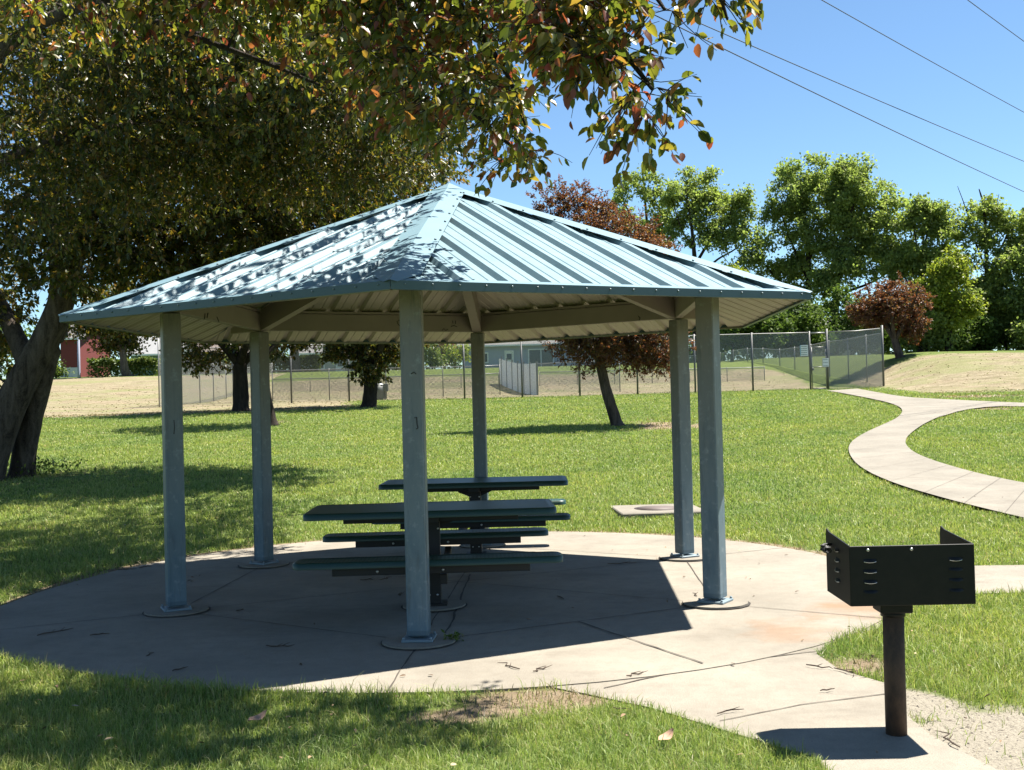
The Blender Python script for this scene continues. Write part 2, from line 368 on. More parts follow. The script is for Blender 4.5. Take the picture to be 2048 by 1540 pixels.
so = bpy.data.objects.new('sun', sl); COL.objects.link(so)
sd = Vector((math.sin(AZ) * math.cos(EL), math.cos(AZ) * math.cos(EL), math.sin(EL)))
so.rotation_euler = sd.to_track_quat('Z', 'Y').to_euler()
SC.view_settings.view_transform = 'Standard'; SC.view_settings.look = 'None'; SC.view_settings.gamma = 1; SC.view_settings.exposure = 1.7

# ------------------------------------------------------------------ ground, pad, paths
PC = Vector((-.5016, 9.5421, 0))
pad_poly = [(PC.x + (3.6 + .34 * math.exp(-((k * 5 - 206) / 17) ** 2) + random.uniform(-.012, .012)) * math.cos(math.radians(k * 5)), PC.y + (3.6 + .34 * math.exp(-((k * 5 - 206) / 17) ** 2)) * math.sin(math.radians(k * 5))) for k in range(72)]
apron = [(-.5, 6.6), (.0, 6.15), (.35, 5.85), (.655, 5.56), (1.045, 5.02), (1.25, 4.75), (1.3, 3.6), (2.1, 3.6), (1.95, 4.5), (1.85, 5.0), (1.86, 5.4), (1.98, 5.86), (1.80, 6.22), (1.78, 6.62), (2.0, 6.95), (2.40, 7.3), (2.7, 8.3), (1.0, 8.5)]
spur = [(2.2, 8.4), (2.9, 8.45), (3.47, 8.44), (3.9, 8.44), (6.5, 8.7), (10.5, 9.9), (10.3, 11.2), (6.3, 10.2), (4.5, 9.74), (4.0, 9.78), (3.3, 10.1), (2.9, 10.5), (2.0, 10.8)]
MX, MY, MS = 1.9, 14.74, 1.12
gx = np.unique(np.round(np.concatenate([np.arange(-400, -60, 20), np.arange(-60, -16, 1.5), np.arange(-16, -6, .4), np.arange(-6, 6, .14), np.arange(6, 16, .4), np.arange(16, 60, 1.2), np.arange(60, 401, 20)]), 4))
gy = np.unique(np.round(np.concatenate([np.arange(-60, 2, 4), np.arange(2, 4, .4), np.arange(4, 17, .14), np.arange(17, 60, .5), np.arange(60, 130, 1.5), np.arange(130, 900, 25)]), 4))
X, Y = np.meshgrid(gx, gy); Z = gz(X, Y)
onpad = inside(circle(PC.x, PC.y, 3.3, 48), X, Y) | inside(apron, X, Y) | inside(spur, X, Y)
nx, ny = len(gx), len(gy)
i = np.arange(nx - 1)[None, :] + nx * np.arange(ny - 1)[:, None]
quads = np.stack([i, i + 1, i + 1 + nx, i + nx], -1).reshape(-1, 4)
ground = np_mesh('ground', np.stack([X, Y, Z], -1).reshape(-1, 3), quads.ravel(), np.arange(len(quads)) * 4, M['ground'], smooth=True)
tag(ground, kind='structure')
def blob(x, y, cx, cy, rx, ry): return np.exp(-(((x - cx) / rx) ** 2 + ((y - cy) / ry) ** 2) * 1.2)
def dryf(x, y):
    lft = sstep(-5., -8.5, x - (y - 46) * -.12) * sstep(43.5, 46.5, y)
    mid = sstep(53, 54.5, y)
    rgt = sstep(16.5, 18.5, x) * sstep(45.5, 48, y + .02 * x) * (1 - sstep(57, 61, y))
    k = sstep(16, 18.5, x)
    base = np.maximum(lft, mid * (1 - k)) * (1 - sstep(0, 4, y - np.where(x < -16, 78, 71))) 
    gg = blob(x, y, 13.5, 58, 5, 7) * .45
    return np.clip(np.maximum(base - gg, rgt), 0, 1)
_tr = gpt(1330, 852)
BARE = [(.08, 5.75, .5, .3, 1.1), (-.32, 5.5, .42, .2, .8), (1.55, 6.45, .38, .26, 1.), (1.95, 6.3, .25, .3, .9), (_tr.x, _tr.y, 1.1, 2.2, .95), (-8.6, 20.5, 1.2, 1.2, .5), (2.6, 5.75, .16, .1, .7)]
for q in ((1405, 852, .6, 1.2), (1960, 793, 2.2, 1.6), (1985, 818, .9, .9), (540, 845, .7, 1.), (1430, 1000, .2, .2)):
    p = gpt(q[0], q[1]); BARE.append((p.x, p.y, q[2], q[3], .85))
def baref(x, y):
    b = np.zeros_like(x)
    for cx, cy, rx, ry, k in BARE: b = np.maximum(b, k * blob(x, y, cx, cy, rx, ry))
    ed = np.abs(np.hypot(x - PC.x, y - PC.y) - 3.68)
    return np.maximum(b, .9 * np.exp(-(ed / .13) ** 2) * (y > 8.2))
def gravf(x, y): return np.maximum(np.maximum(blob(x, y, 2.25, 4.9, .6, .7), blob(x, y, 1.85, 4.7, .5, .7)), blob(x, y, 2.0, 5.5, .25, .4))
for nm, fn in (('dry', dryf), ('bare', baref), ('gravel', gravf)):
    a = ground.data.attributes.new(nm, 'FLOAT', 'POINT'); a.data.foreach_set('value', fn(X, Y).astype(np.float32).ravel())

def seg_strip(mb, pts, w, z, mi, jit=.0):
    pts = [Vector((p[0], p[1], 0)) for p in pts]; q = []
    for a, b in zip(pts[:-1], pts[1:]):
        n = max(1, int((b - a).length / .12)); q += [a.lerp(b, k / n) for k in range(n)]
    q.append(pts[-1]); vs = []
    for i2, p in enumerate(q):
        d = (q[min(i2 + 1, len(q) - 1)] - q[max(0, i2 - 1)]).normalized(); nrm = Vector((-d.y, d.x, 0))
        p = p + nrm * random.uniform(-jit, jit); hw = w / 2 * random.uniform(.6, 1.4)
        vs += [(p + nrm * hw) + Vector((0, 0, z)), (p - nrm * hw) + Vector((0, 0, z))]
    mb.add(vs, [[2 * k, 2 * k + 1, 2 * k + 3, 2 * k + 2] for k in range(len(q) - 1)], mi)
a0 = math.radians(-93.447)
HEX = [Vector((math.cos(a0 + k * PI / 3), math.sin(a0 + k * PI / 3), 0)) for k in range(6)]
CC = [PC + 2.3681 * h for h in HEX]
mb = MB(); mb.prism(pad_poly, -.12, 0., 0)
for k in range(6):
    h = HEX[k]; seg_strip(mb, [PC + 2.37 * h, PC + 3.6 * h], .008, .004, 1, .004)
    seg_strip(mb, [CC[k], CC[(k + 1) % 6]], .008, .0045, 1, .003)
for k in (0, 1, 2): seg_strip(mb, [PC + HEX[k] * 2.3, PC - HEX[k] * 2.3], .008, .005, 1, .006)
mid = (CC[0] + CC[1]) / 2; seg_strip(mb, [mid, mid + (HEX[0] + HEX[1]).normalized() * 1.45], .012, .0055, 1, .004)
seg_strip(mb, [atz(880, 1290), atz(905, 1240), atz(940, 1150)], .014, .006, 1, .009)
seg_strip(mb, [atz(810, 1330), atz(838, 1292)], .011, .006, 1, .008)
pad = mb.build('concrete_pad', [M['concrete'], M['joint']]); tag(pad, kind='structure')
mb = MB(); mb.prism(apron, -.12, -.006, 0)
seg_strip(mb, [(.45, 5.95), (1.2, 6.45), (1.83, 6.68)], .012, -.002, 1, .006)
seg_strip(mb, [atz(1440, 1440), atz(1600, 1408), atz(1780, 1385)], .008, -.002, 1, .003)
tag(mb.build('concrete_apron', [M['concrete'], M['joint']]), kind='structure')
mb = MB(); mb.prism(spur, -.12, -.009, 0)
for a, b in (((3.3, 8.3), (3.5, 10.0)), ((4.6, 8.4), (4.5, 9.8))): seg_strip(mb, [a, b], .01, -.004, 1, .002)
tag(mb.build('concrete_spur', [M['concrete'], M['joint']]), kind='structure')
# winding path
Lp = [(1655, 783), (1700, 791), (1745, 800), (1785, 809), (1808, 821), (1797, 838), (1760, 855), (1722, 873), (1697, 892), (1698, 914), (1722, 942), (1790, 974), (1890, 1003), (2000, 1032), (2100, 1055), (2230, 1080)]
Rp = [(1715, 779), (1752, 786), (1800, 795), (1870, 801), (1925, 812), (1895, 829), (1858, 845), (1828, 864), (1808, 884), (1818, 903), (1850, 920), (1905, 938), (1975, 957), (2048, 972), (2150, 990), (2290, 1015)]
LG = smoothpoly([gpt(*p) for p in Lp], 2); RG = smoothpoly([gpt(*p) for p in Rp], 2)
mb = MB(); n = len(LG); vs = []
for a, b in zip(LG, RG):
    for k in range(5):
        p = a.lerp(b, k / 4); vs.append((p.x, p.y, float(gz(p.x, p.y)) + .045))
mb.add(vs, [[i * 5 + k, i * 5 + k + 1, (i + 1) * 5 + k + 1, (i + 1) * 5 + k] for i in range(n - 1) for k in range(4)], 0)
for s in range(0, n - 1, 3):
    a, b = LG[s], RG[s]; q = [a.lerp(b, k / 6) for k in range(7)]; d = (LG[s + 1] - LG[s]).normalized() * .008
    vv = []
    for p in q: vv += [(p.x, p.y, float(gz(p.x, p.y)) + .05), (p.x + d.x, p.y + d.y, float(gz(p.x + d.x, p.y + d.y)) + .05)]
    mb.add(vv, [[2 * k, 2 * k + 1, 2 * k + 3, 2 * k + 2] for k in range(6)], 1)
path_poly = [(p.x, p.y) for p in LG] + [(p.x, p.y) for p in RG[::-1]]
tag(mb.build('winding_path', [M['path'], M['joint']]), kind='structure')
U = smoothpoly([gpt(*p) for p in [(1800, 795.5), (1880, 800), (1960, 804), (2048, 808), (2200, 813)]], 1)
V = smoothpoly([gpt(*p) for p in [(1880, 836), (1925, 822), (1985, 814.5), (2048, 815), (2200, 820)]], 1)
mb = MB(); vs = []
for a, b in zip(U, V):
    for k in range(5):
        p = a.lerp(b, k / 4); vs.append((p.x, p.y, float(gz(p.x, p.y)) + .04))
mb.add(vs, [[i * 5 + k, i * 5 + k + 1, (i + 1) * 5 + k + 1, (i + 1) * 5 + k] for i in range(len(U) - 1) for k in range(4)], 0)
branch_poly = [(p.x, p.y) for p in U] + [(p.x, p.y) for p in V[::-1]]
tag(mb.build('side_path', [M['path']]), kind='structure')

# ------------------------------------------------------------------ grass
def blades(x, y, h, wd, lean=.5):
    n = len(x); z = gz(x, y); z = np.where(inside(circle(PC.x, PC.y, 3.75, 40), x, y), -.014, z)
    a = RNG.uniform(0, 2 * PI, n); la = RNG.uniform(0, 2 * PI, n); ln = np.abs(RNG.normal(0, lean, n)) * h
    b = np.stack([x, y, z], 1); s = np.stack([np.cos(a), np.sin(a), 0 * a], 1) * (wd / 2)[:, None]
    l = np.stack([np.cos(la), np.sin(la), 0 * a], 1) * ln[:, None]
    up = np.zeros((n, 3)); up[:, 2] = h
    mid_ = b + l * .32 + up * .55; tip = b + l + up * (1 - .25 * np.minimum(1, ln / h))[:, None]
    v = np.stack([b - s, b + s, mid_ + s * .75, mid_ - s * .75, tip], 1).reshape(-1, 3)
    o = (np.arange(n) * 5)[:, None]; loops = np.concatenate([o + 0, o + 1, o + 2, o + 3, o + 3, o + 2, o + 4], 1).ravel()
    st = (np.arange(n)[:, None] * 7 + np.array([0, 4])).ravel(); return v, loops, st
def scatter(d0, d1, dens, pad_m=1.2):
    """random points over the part of the lawn the camera can see between two depths"""
    xs = []; ys = []; step = .5; d = d0
    while d < d1:
        e = min(d1, d + step); hw = .49 * e + pad_m; n = RNG.poisson(dens((d + e) / 2) * 2 * hw * (e - d))
        xs.append(RNG.uniform(-hw, hw, n)); ys.append(RNG.uniform(d, e, n)); d = e; step = min(3, step * 1.1)
    return np.concatenate(xs), np.concatenate(ys)
def vnoise(x, y, sc, seed=0):
    r = np.random.default_rng(seed); g = r.random((64, 64)); u = (x * sc) % 63; v_ = (y * sc) % 63
    i, j = u.astype(int), v_.astype(int); a, b = u - i, v_ - j; a = a * a * (3 - 2 * a); b = b * b * (3 - 2 * b)
    return g[i, j] * (1 - a) * (1 - b) + g[i + 1, j] * a * (1 - b) + g[i, j + 1] * (1 - a) * b + g[i + 1, j + 1] * a * b
x, y = scatter(3.6, 56, lambda d: 8800 * (5.4 / d) ** 1.8)
hard = inside(pad_poly, x, y) | inside(apron, x, y) | inside(spur, x, y) | inside(path_poly, x, y) | inside(branch_poly, x, y) | ((np.abs(x - MX) < MS / 2) & (np.abs(y - MY) < MS / 2))
b_ = baref(x, y); nn = vnoise(x, y, 1.7, 3) * .6 + vnoise(x, y, 5.1, 4) * .4
keep = ~hard & (RNG.random(len(x)) > np.clip((b_ + (nn - .5) * .9 - .12) * 1.7, 0, .97)) & (RNG.random(len(x)) > np.clip(dryf(x, y) * 1.25, 0, 1)) & (RNG.random(len(x)) > np.clip(gravf(x, y) * 2.2 - .45, 0, .985))
x, y = x[keep], y[keep]; d = y
hn = vnoise(x, y, 2.3, 9); h = RNG.uniform(.025, .062, len(x)) * (.65 + .8 * hn)
tall = (RNG.random(len(x)) < .035) & (y < 14); h = np.where(tall, h * 1.7, h)
edge = (np.abs(np.hypot(x - PC.x, y - PC.y) - 3.65) < .18) & (y < 7.6); h = np.where(edge, h * 1.35, h)
wd = .0036 * np.maximum(1, d / 5.4) ** .98 * RNG.uniform(.7, 1.3, len(x))
v, lo, st = blades(x, y, h, wd, .75)
g = np_mesh('grass', v, lo, st, M['grass']); tag(g, kind='stuff')
x, y = scatter(3.8, 72, lambda d: 2600 * (5.4 / d) ** 1.5 if d < 46 else 5)
k = (RNG.random(len(x)) < np.clip(baref(x, y) * .55 + dryf(x, y) * .7, 0, 1)) & ~inside(path_poly, x, y) & ~inside(pad_poly, x, y) & ~inside(apron, x, y) & ~inside(spur, x, y) & ~inside(branch_poly, x, y)
x, y = x[k], y[k]; v, lo, st = blades(x, y, RNG.uniform(.015, .06, len(x)) * np.where(y > 44, .75, np.maximum(1, y / 25)), np.where(y > 44, 2.2, 1.) * .005 * np.maximum(1, y / 5.4) ** .9 * np.ones(len(x)), 1.6)
tag(np_mesh('dry_grass', v, lo, st, M['straw']), kind='stuff')

# pebbles beside the grill
def pebbles(n, fx, seed):
    rg = np.random.default_rng(seed); x, y = fx(rg, n); k = ~inside(apron, x, y); x, y = x[k], y[k]; n = len(x)
    s = rg.lognormal(-5.6, .5, n); o = np.array([(1, 0, 0), (0, 1, 0), (-1, 0, 0), (0, -1, 0), (0, 0, .7)])[None] * s[:, None, None] * rg.uniform(.6, 1.3, (n, 5, 3))
    c = np.stack([x, y, np.full(n, -.012)], 1)[:, None, :]; v = (c + o).reshape(-1, 3); b = (np.arange(n) * 5)[:, None]
    lo = np.concatenate([b, b + 1, b + 4, b + 1, b + 2, b + 4, b + 2, b + 3, b + 4, b + 3, b, b + 4], 1).ravel(); return np_mesh('gravel', v, lo, np.arange(n * 4) * 3, M['pebble'])
t = NT('pebble'); gq = t.n('ShaderNodeNewGeometry'); t.base(t.ramp(gq.outputs['Random Per Island'], [(0, (.03, .025, .02)), (.5, (.13, .11, .085)), (1., (.26, .235, .19))])); t.set(roughness=.95); M['pebble'] = t.mat
tag(pebbles(1700, lambda rg, n: (rg.normal(2.2, .33, n), rg.normal(4.95, .38, n)), 8), kind='stuff')

# ------------------------------------------------------------------ pavilion
RE, ZE, ZA, ZB = 3.1475, 2.2374, 3.3958, 2.3025
pav = empty('pavilion', PC, 'open hexagonal park pavilion with a teal ribbed metal roof on six square columns', 'pavilion')
LC = [2.3681 * h for h in HEX]; EC = [RE * h + Vector((0, 0, ZE)) for h in HEX]; AP = Vector((0, 0, ZA))
def roofz(r_hip): return ZA - (ZA - ZE) / RE * r_hip
CW = .138
for k in range(6):
    h = HEX[k]; rot = Matrix.Rotation(a0 + k * PI / 3, 3, 'Z')
    mb = MB(); mb.box((0, 0, ZB / 2 + .02), (CW, CW, ZB - .06), rot, 0, .008)
    mb.box(rot @ Vector((CW / 2 - .012, CW / 2 + .0015, 1.15)), (.006, .004, 2.2), rot, 0)
    c = mb.build('column', [M['column']], pav, LC[k])
    mb = MB(); mb.box((0, 0, .027), (.205, .205, .016), rot, 0, .003)
    for sx in (-1, 1):
        for sy in (-1, 1): mb.tube([rot @ Vector((sx * .088, sy * .088, .034)), rot @ Vector((sx * .088, sy * .088, .05))], .009, 6)
    mb.build('base_plate', [M['plate']], c)
    mb = MB(); mb.prism(circle(0, 0, .24, 40, .012), .0065, .018, 0, 0); n = 48
    ri = [(.285 + .004 * math.sin(q), 0) for q in range(n)]
    vs = []
    for q in range(n):
        t_ = 2 * PI * q / n; wv = .006 + .010 * (math.sin(t_ + k * 1.3) * .5 + .5) + random.uniform(-.003, .004)
        vs += [(.238 * math.cos(t_), .238 * math.sin(t_), .0075), ((.241 + wv) * math.cos(t_), (.241 + wv) * math.sin(t_), .0075)]
    mb.add(vs, [[2 * q, 2 * q + 1, (2 * q + 3) % (2 * n), (2 * q + 2) % (2 * n)] for q in range(n)], 1)
    mb.build('footing', [M['concrete'], M['gap']], pav, LC[k])
    # hip rafter
    sl_ = (ZA - ZE) / RE; r1 = 2.72; mb = MB(); hw = .046
    prof = [(.1, roofz(.1) - .05), (r1, roofz(r1) - .05), (r1, roofz(r1) - .10), (2.48, ZB - .002), (2.30, ZB - .002), (.1, roofz(.1) - .30)]
    vs = [h * p[0] + Vector((-h.y, h.x, 0)) * s * hw + Vector((0, 0, p[1])) for s in (-1, 1) for p in prof]; q = len(prof)
    mb.add(vs, [list(range(q)), list(range(q, 2 * q))[::-1]] + [[i, i + q, (i + 1) % q + q, (i + 1) % q] for i in range(q)])
    mb.build('rafter', [M['beam']], pav)
    # beam between columns
    b0, b1 = LC[k], LC[(k + 1) % 6]; dd = (b1 - b0).normalized(); mb = MB()
    mb.bar(b0 + dd * .055 + Vector((0, 0, ZB + .088)), b1 - dd * .055 + Vector((0, 0, ZB + .088)), .07, .172, 0, bev=.004)
    mb.bar(b0 + dd * .055 + Vector((0, 0, ZB + .188)), b1 - dd * .055 + Vector((0, 0, ZB + .188)), .095, .022)
    mb.build('beam', [M['beam']], pav)
    # roof panel : ribbed sheet, teal above and cream below
    e0, e1 = EC[k], EC[(k + 1) % 6]; ux = (e1 - e0).normalized(); em = (e0 + e1) / 2; vx = (AP - em); L = vx.length; vx.normalize(); nz = ux.cross(vx).normalized()
    half = (e1 - e0).length / 2; prof = [(-half, 0), (half, 0), (0, 0)]
    RS = .305; off = RS / 2
    for r in range(-6, 6):
        u0 = r * RS + off
        if abs(u0) > half - .06: continue
        prof += [(u0 - .042, 0), (u0 - .020, .032), (u0 + .020, .032), (u0 + .042, 0)]
        for mnr in (RS / 3, 2 * RS / 3):
            u1 = u0 + mnr
            if abs(u1) < half - .03 and abs(u1) > .03: prof += [(u1 - .012, 0), (u1 - .006, .005), (u1 + .006, .005), (u1 + .012, 0)]
    prof = sorted(set(prof)); mb = MB()
    for drop, mi in ((0, 0), (-.004, 1)):
        vs = []
        for u, hh in prof:
            vm = L * (1 - abs(u) / half)
            vs += [em + ux * u + nz * (hh + drop) + vx * 0, em + ux * u + vx * max(vm - .02, 0) + nz * (hh + drop)]
        fs = [[2 * i, 2 * i + 2, 2 * i + 3, 2 * i + 1] for i in range(len(prof) - 1)]
        mb.add(vs, fs if mi == 0 else [f[::-1] for f in fs], mi)
    for r in range(-6, 6):
        for fv in (.03, .36, .66):
            u0 = r * RS + off + .06; vm = L * (1 - abs(u0) / half)
            if fv * L < vm - .15: mb.tube([em + ux * u0 + vx * (fv * L + .03), em + ux * u0 + vx * (fv * L + .03) + nz * .008], .008, 6, 2)
    mb.build('roof_panel', [M['roof'], M['roof_under'], M['screw']], pav)
    # eave trim
    mb = MB(); dn = Vector((0, 0, 1)); outw = Vector((em.x, em.y, 0)).normalized()
    A, B = e0 + (e0 - AP).normalized() * .012, e1 + (e1 - AP).normalized() * .012
    A2, B2 = A + outw * .004, B + outw * .004
    tz = .037; lip = vx * .06
    vs = [A2 - dn * .016, B2 - dn * .016, B2 + dn * tz, A2 + dn * tz, A - dn * .016 - outw * .03 , B - dn * .016 - outw * .03]
    mb.add(vs, [[0, 1, 2, 3], [4, 5, 1, 0]])
    mb.add([A2 + dn * tz, B2 + dn * tz, B2 + dn * (tz - .003) + lip - ux * .08, A2 + dn * (tz - .003) + lip + ux * .08], [[0, 1, 2, 3]], 3)
    mb.add([A2 - outw * .004 - dn * .016, B2 - outw * .004 - dn * .016, B2 - outw * .004, A2 - outw * .004], [[3, 2, 1, 0]], 2)
    for q in range(18):
        p = A2.lerp(B2, (q + .5) / 18) + dn * .018; mb.tube([p, p + outw * .006], .006, 6, 1)
    mb.build('eave_trim', [M['trim'], M['screw'], M['roof_under'], M['hip']], pav)
    # hip cap
    ep, en = EC[(k - 1) % 6], EC[(k + 1) % 6]; hd = (AP - e0).normalized(); mb = MB(); vs = []
    ws = []
    for other in (ep, en):
        fn_ = (other - e0).cross(AP - e0).normalized()
        if fn_.z < 0: fn_ = -fn_
        sw = fn_.cross(hd); sw = sw if sw.dot(other - e0) > 0 else -sw; ws.append((sw.normalized(), fn_))
    base0 = e0 - hd * .01; top0 = AP - hd * .02
    hn_ = (ws[0][1] + ws[1][1]).normalized() * .042
    for p, wf in ((base0, .25), (base0 + hd * .26, 1.), (top0 - hd * .25, 1.), (top0, .2)):
        vs += [p + ws[0][0] * .145 * wf + ws[0][1] * .0365, p + hn_, p + ws[1][0] * .145 * wf + ws[1][1] * .0365]
    fs = []
    for r in range(3): fs += [[r * 3, r * 3 + 3, r * 3 + 4, r * 3 + 1], [r * 3 + 1, r * 3 + 4, r * 3 + 5, r * 3 + 2]]
    mb.add(vs, fs)
    for wv, fv in ws:
        for q in range(10):
            p = e0.lerp(AP, (q + .8) / 10.6) + wv * .12 + fv * .036
            if 0 < q: mb.tube([p, p + fv * .010], .009, 6, 1)
    mb.build('hip_cap', [M['hip'], M['screw']], pav)
mb = MB(); cp = [AP + HEX[k] * .16 + Vector((0, 0, -.012)) for k in range(6)] + [AP + Vector((0, 0, .062))]
mb.add(cp, [[k, (k + 1) % 6, 6] for k in range(6)]); mb.add([c - Vector((0, 0, .02)) for c in cp[:6]] + cp[:6], [[k, (k + 1) % 6, 6 + (k + 1) % 6, 6 + k] for k in range(6)])
mb.build('roof_cap', [M['hip']], pav)
# marker scribbles on the frame
def marks(colk, lst):
    for pts in lst:
        mb = MB(); mb.tube(pts, .0035, 5); mb.build('marker_scribble', [M['mark']], pav)
def on_plane(px, py, p0, nrm):
    v = Vector(ray(px, py)); o = Vector((0, 0, CH)); t = (p0 - o).dot(nrm) / v.dot(nrm); return o + v * t - PC
fr = CC[0] + HEX[0] * (CW / 2 + .002)
marks(0, [[on_plane(a, b, fr, HEX[0]) for a, b in ((829, 836), (833, 834), (834, 848), (836, 856), (832, 858))], [on_plane(a, b, fr, HEX[0]) for a, b in ((822, 748), (828, 744), (832, 748))]])
fr2 = CC[5] + HEX[5] * (CW / 2 + .002); marks(5, [[on_plane(a, b, fr2, HEX[5]) for a, b in ((348, 840), (349, 855), (348, 868))]])
def bm(k): 
    nrm = -(HEX[k] + HEX[(k + 1) % 6]).normalized(); p0 = (CC[k] + CC[(k + 1) % 6]) / 2 + nrm * .0375; return p0, nrm
p0, nr = bm(3)
marks(3, [[on_plane(a, b, p0, nr) for a, b in s] for s in (((803, 655), (796, 648), (794, 643), (798, 640), (803, 643), (806, 640)), ((905, 641), (906, 647)), ((911, 641), (911, 648)), ((902, 653), (908, 651), (914, 654)), ((884, 661), (888, 657), (891, 661), (896, 658)))])
p0, nr = bm(2); marks(2, [[on_plane(a, b, p0, nr) for a, b in ((1277, 632), (1280, 636), (1278, 641))]])
p0, nr = bm(4); marks(4, [[on_plane(a, b, p0, nr) for a, b in s] for s in (((410, 627), (409, 638)), ((416, 626), (414, 636)), ((434, 634), (438, 644)))])

# ------------------------------------------------------------------ picnic tables
def rounded(lx, ly, r, n=5):
    o = []
    for cx, cy, s in ((lx / 2 - r, ly / 2 - r, 0), (-lx / 2 + r, ly / 2 - r, 1), (-lx / 2 + r, -ly / 2 + r, 2), (lx / 2 - r, -ly / 2 + r, 3)):
        for k in range(n + 1):
            a = s * PI / 2 + k / n * PI / 2; o.append((cx + r * math.cos(a), cy + r * math.sin(a)))
    return o
def slab_top(lx, ly, z, th, cy=0):
    mb = MB(); p = rounded(lx, ly, .07); q = [(a * (1 - .016 / lx * 2), b * (1 - .016 / ly * 2)) for a, b in p]; n = len(p)
    p = [(a, b + cy) for a, b in p]; q = [(a, b + cy) for a, b in q]
    vs = [(a, b, z - th) for a, b in p] + [(a, b, z - .008) for a, b in p] + [(a, b, z) for a, b in q]
    mb.add(vs, [[i, (i + 1) % n, n + (i + 1) % n, n + i] for i in range(n)] + [[n + i, n + (i + 1) % n, 2 * n + (i + 1) % n, 2 * n + i] for i in range(n)], 1, True)
    mb.add([(a, b, z - .004) for a, b in q], [list(range(n))], 0); mb.add([(a, b, z - .02) for a, b in q], [list(range(n))[::-1]], 0)
    r0 = [(a * (1 - .03 / lx * 2), (b - cy) * (1 - .03 / ly * 2) + cy, z - .004) for a, b in q]
    mb.add([(a, b, z) for a, b in q] + r0, [[i, (i + 1) % n, n + (i + 1) % n, n + i] for i in range(n)], 1, True)
    return mb
def table(loc, rz, label):
    t_ = empty('picnic_table', loc, label, 'picnic table', 'picnic tables under the pavilion', rz)
    tp = slab_top(1.86, .76, .765, .05).build('tabletop', [M['perf'], M['green']], t_)
    mb = MB()
    for yy in (-.2, .2): mb.box((0, yy, .692), (1.30, .045, .044), None, 0, .003)
    mb.box((0, 0, .690), (.11, .55, .05), None, 0, .003); mb.build('support_frame', [M['blacksteel']], tp)
    for s in (-1, 1):
        bn = slab_top(1.86, .27, .48, .045, s * .75).build('bench_seat', [M['perf'], M['green']], t_)
        mb = MB(); mb.box((.02, s * .75, .405), (1.36, .17, .052), None, 0, .003)
        for xx in (-.35, .1): mb.tube([(xx, s * .75 - .087, .405), (xx, s * .75 - .094, .405)], .010, 6, 1)
        mb.build('support_frame', [M['blacksteel'], M['bolt_glint']], bn)
    mb = MB(); mb.box((0, 0, .345), (.115, .115, .63), None, 0, .004); mb.box((0, 0, .027), (.20, .20, .014), None, 0)
    mb.bar((0, -.03, .60), (-.16, -.03, .668), .05, .04); mb.bar((0, .03, .60), (.16, .03, .668), .05, .04)
    for sx in (-1, 1):
        mb.tube([(sx * .045, -.062, .60), (sx * .045, -.067, .60)], .009, 6, 1); mb.tube([(sx * .03, -.062, .10), (sx * .03, -.067, .10)], .008, 6, 1)
    mb.build('pedestal', [M['blacksteel'], M['bolt_glint']], t_)
    mb = MB()
    for xx in (-.033, .033): mb.box((xx * 3, 0, .325), (.05, 1.5, .07), None, 0, .003)
    mb.build('seat_arm', [M['blacksteel']], t_)
    mb = MB(); mb.prism(circle(0, 0, .24, 36, .01), .007, .02); vs = []
    for q in range(36):
        a = 2 * PI * q / 36; vs += [(.238 * math.cos(a), .238 * math.sin(a), .0085), (.254 * math.cos(a), .254 * math.sin(a), .0085)]
    mb.add(vs, [[2 * q, 2 * q + 1, (2 * q + 3) % 72, (2 * q + 2) % 72] for q in range(36)], 1)
    mb.build('footing', [M['concrete'], M['gap']], t_)
table((-.635, 8.42, 0), .035, 'dark green metal picnic table nearer the front pavilion column')
table((-.40, 11.12, 0), -.02, 'dark green metal picnic table behind the other one, near the back column')

# ------------------------------------------------------------------ grill
gr = empty('barbecue_grill', (1.708, 5.035, 0), 'black steel charcoal grill box on a rusty brown post', 'barbecue grill', None, math.radians(-1.5))
mb = MB(); mb.tube([(0, 0, -.05), (0, 0, .3), (.002, 0, .575)], .047, 24); mb.build('post', [M['rustpost']], gr)
mb = MB(); mb.box((0, 0, .572), (.145, .13, .045), None, 0, .006); mb.tube([(0, 0, .53), (0, 0, .552)], .055, 20); mb.build('bracket', [M['grill']], gr)
W, D, zb, zt = .545, .40, .607, .872
box_y0 = -.17; th = .006; x0 = -.235; x1 = x0 + W
mb = MB(); mb.box(((x0 + x1) / 2, box_y0 + D / 2, zb + .004), (W - .014, D - .004, .006))
def louver(mb, c, ax, out, w=.062, glint=True):
    c = Vector(c); a = Vector(ax); o = Vector(out); vs = []; N = 6
    for k in range(N + 1):
        u = (k / N - .5) * w; bulge = math.sin(PI * k / N) ** .6
        vs += [c + a * u + Vector((0, 0, .011)), c + a * u + o * (.009 * bulge) + Vector((0, 0, .004)), c + a * u + o * (.010 * bulge) - Vector((0, 0, .004 * bulge))]
    mb.add(vs, [f for k in range(N) for f in ([3 * k, 3 * k + 3, 3 * k + 4, 3 * k + 1], [3 * k + 1, 3 * k + 4, 3 * k + 5, 3 * k + 2])], 0, True)
    if glint: mb.tube([c + a * (u - .5) * w * .86 + o * (.0085 * math.sin(PI * (.07 + .86 * u)) ** .6) - Vector((0, 0, .0015 + .003 * math.sin(PI * u))) for u in (0, .17, .33, .5, .67, .83, 1)], .0018, 5, 2)  # bright strip along the lip: sun glare built in as pale metal
    mb.add([c + a * (-w / 2) + o * .0008 - Vector((0, 0, .012)), c + a * (w / 2) + o * .0008 - Vector((0, 0, .012)), c + a * (w / 2) + o * .0008 + Vector((0, 0, .002)), c + a * (-w / 2) + o * .0008 + Vector((0, 0, .002))], [[0, 1, 2, 3]], 0)
mb2 = MB(); mb2.box(((x0 + x1) / 2, box_y0, (zb + zt) / 2), (W, th, zt - zb), None, 0, .002)
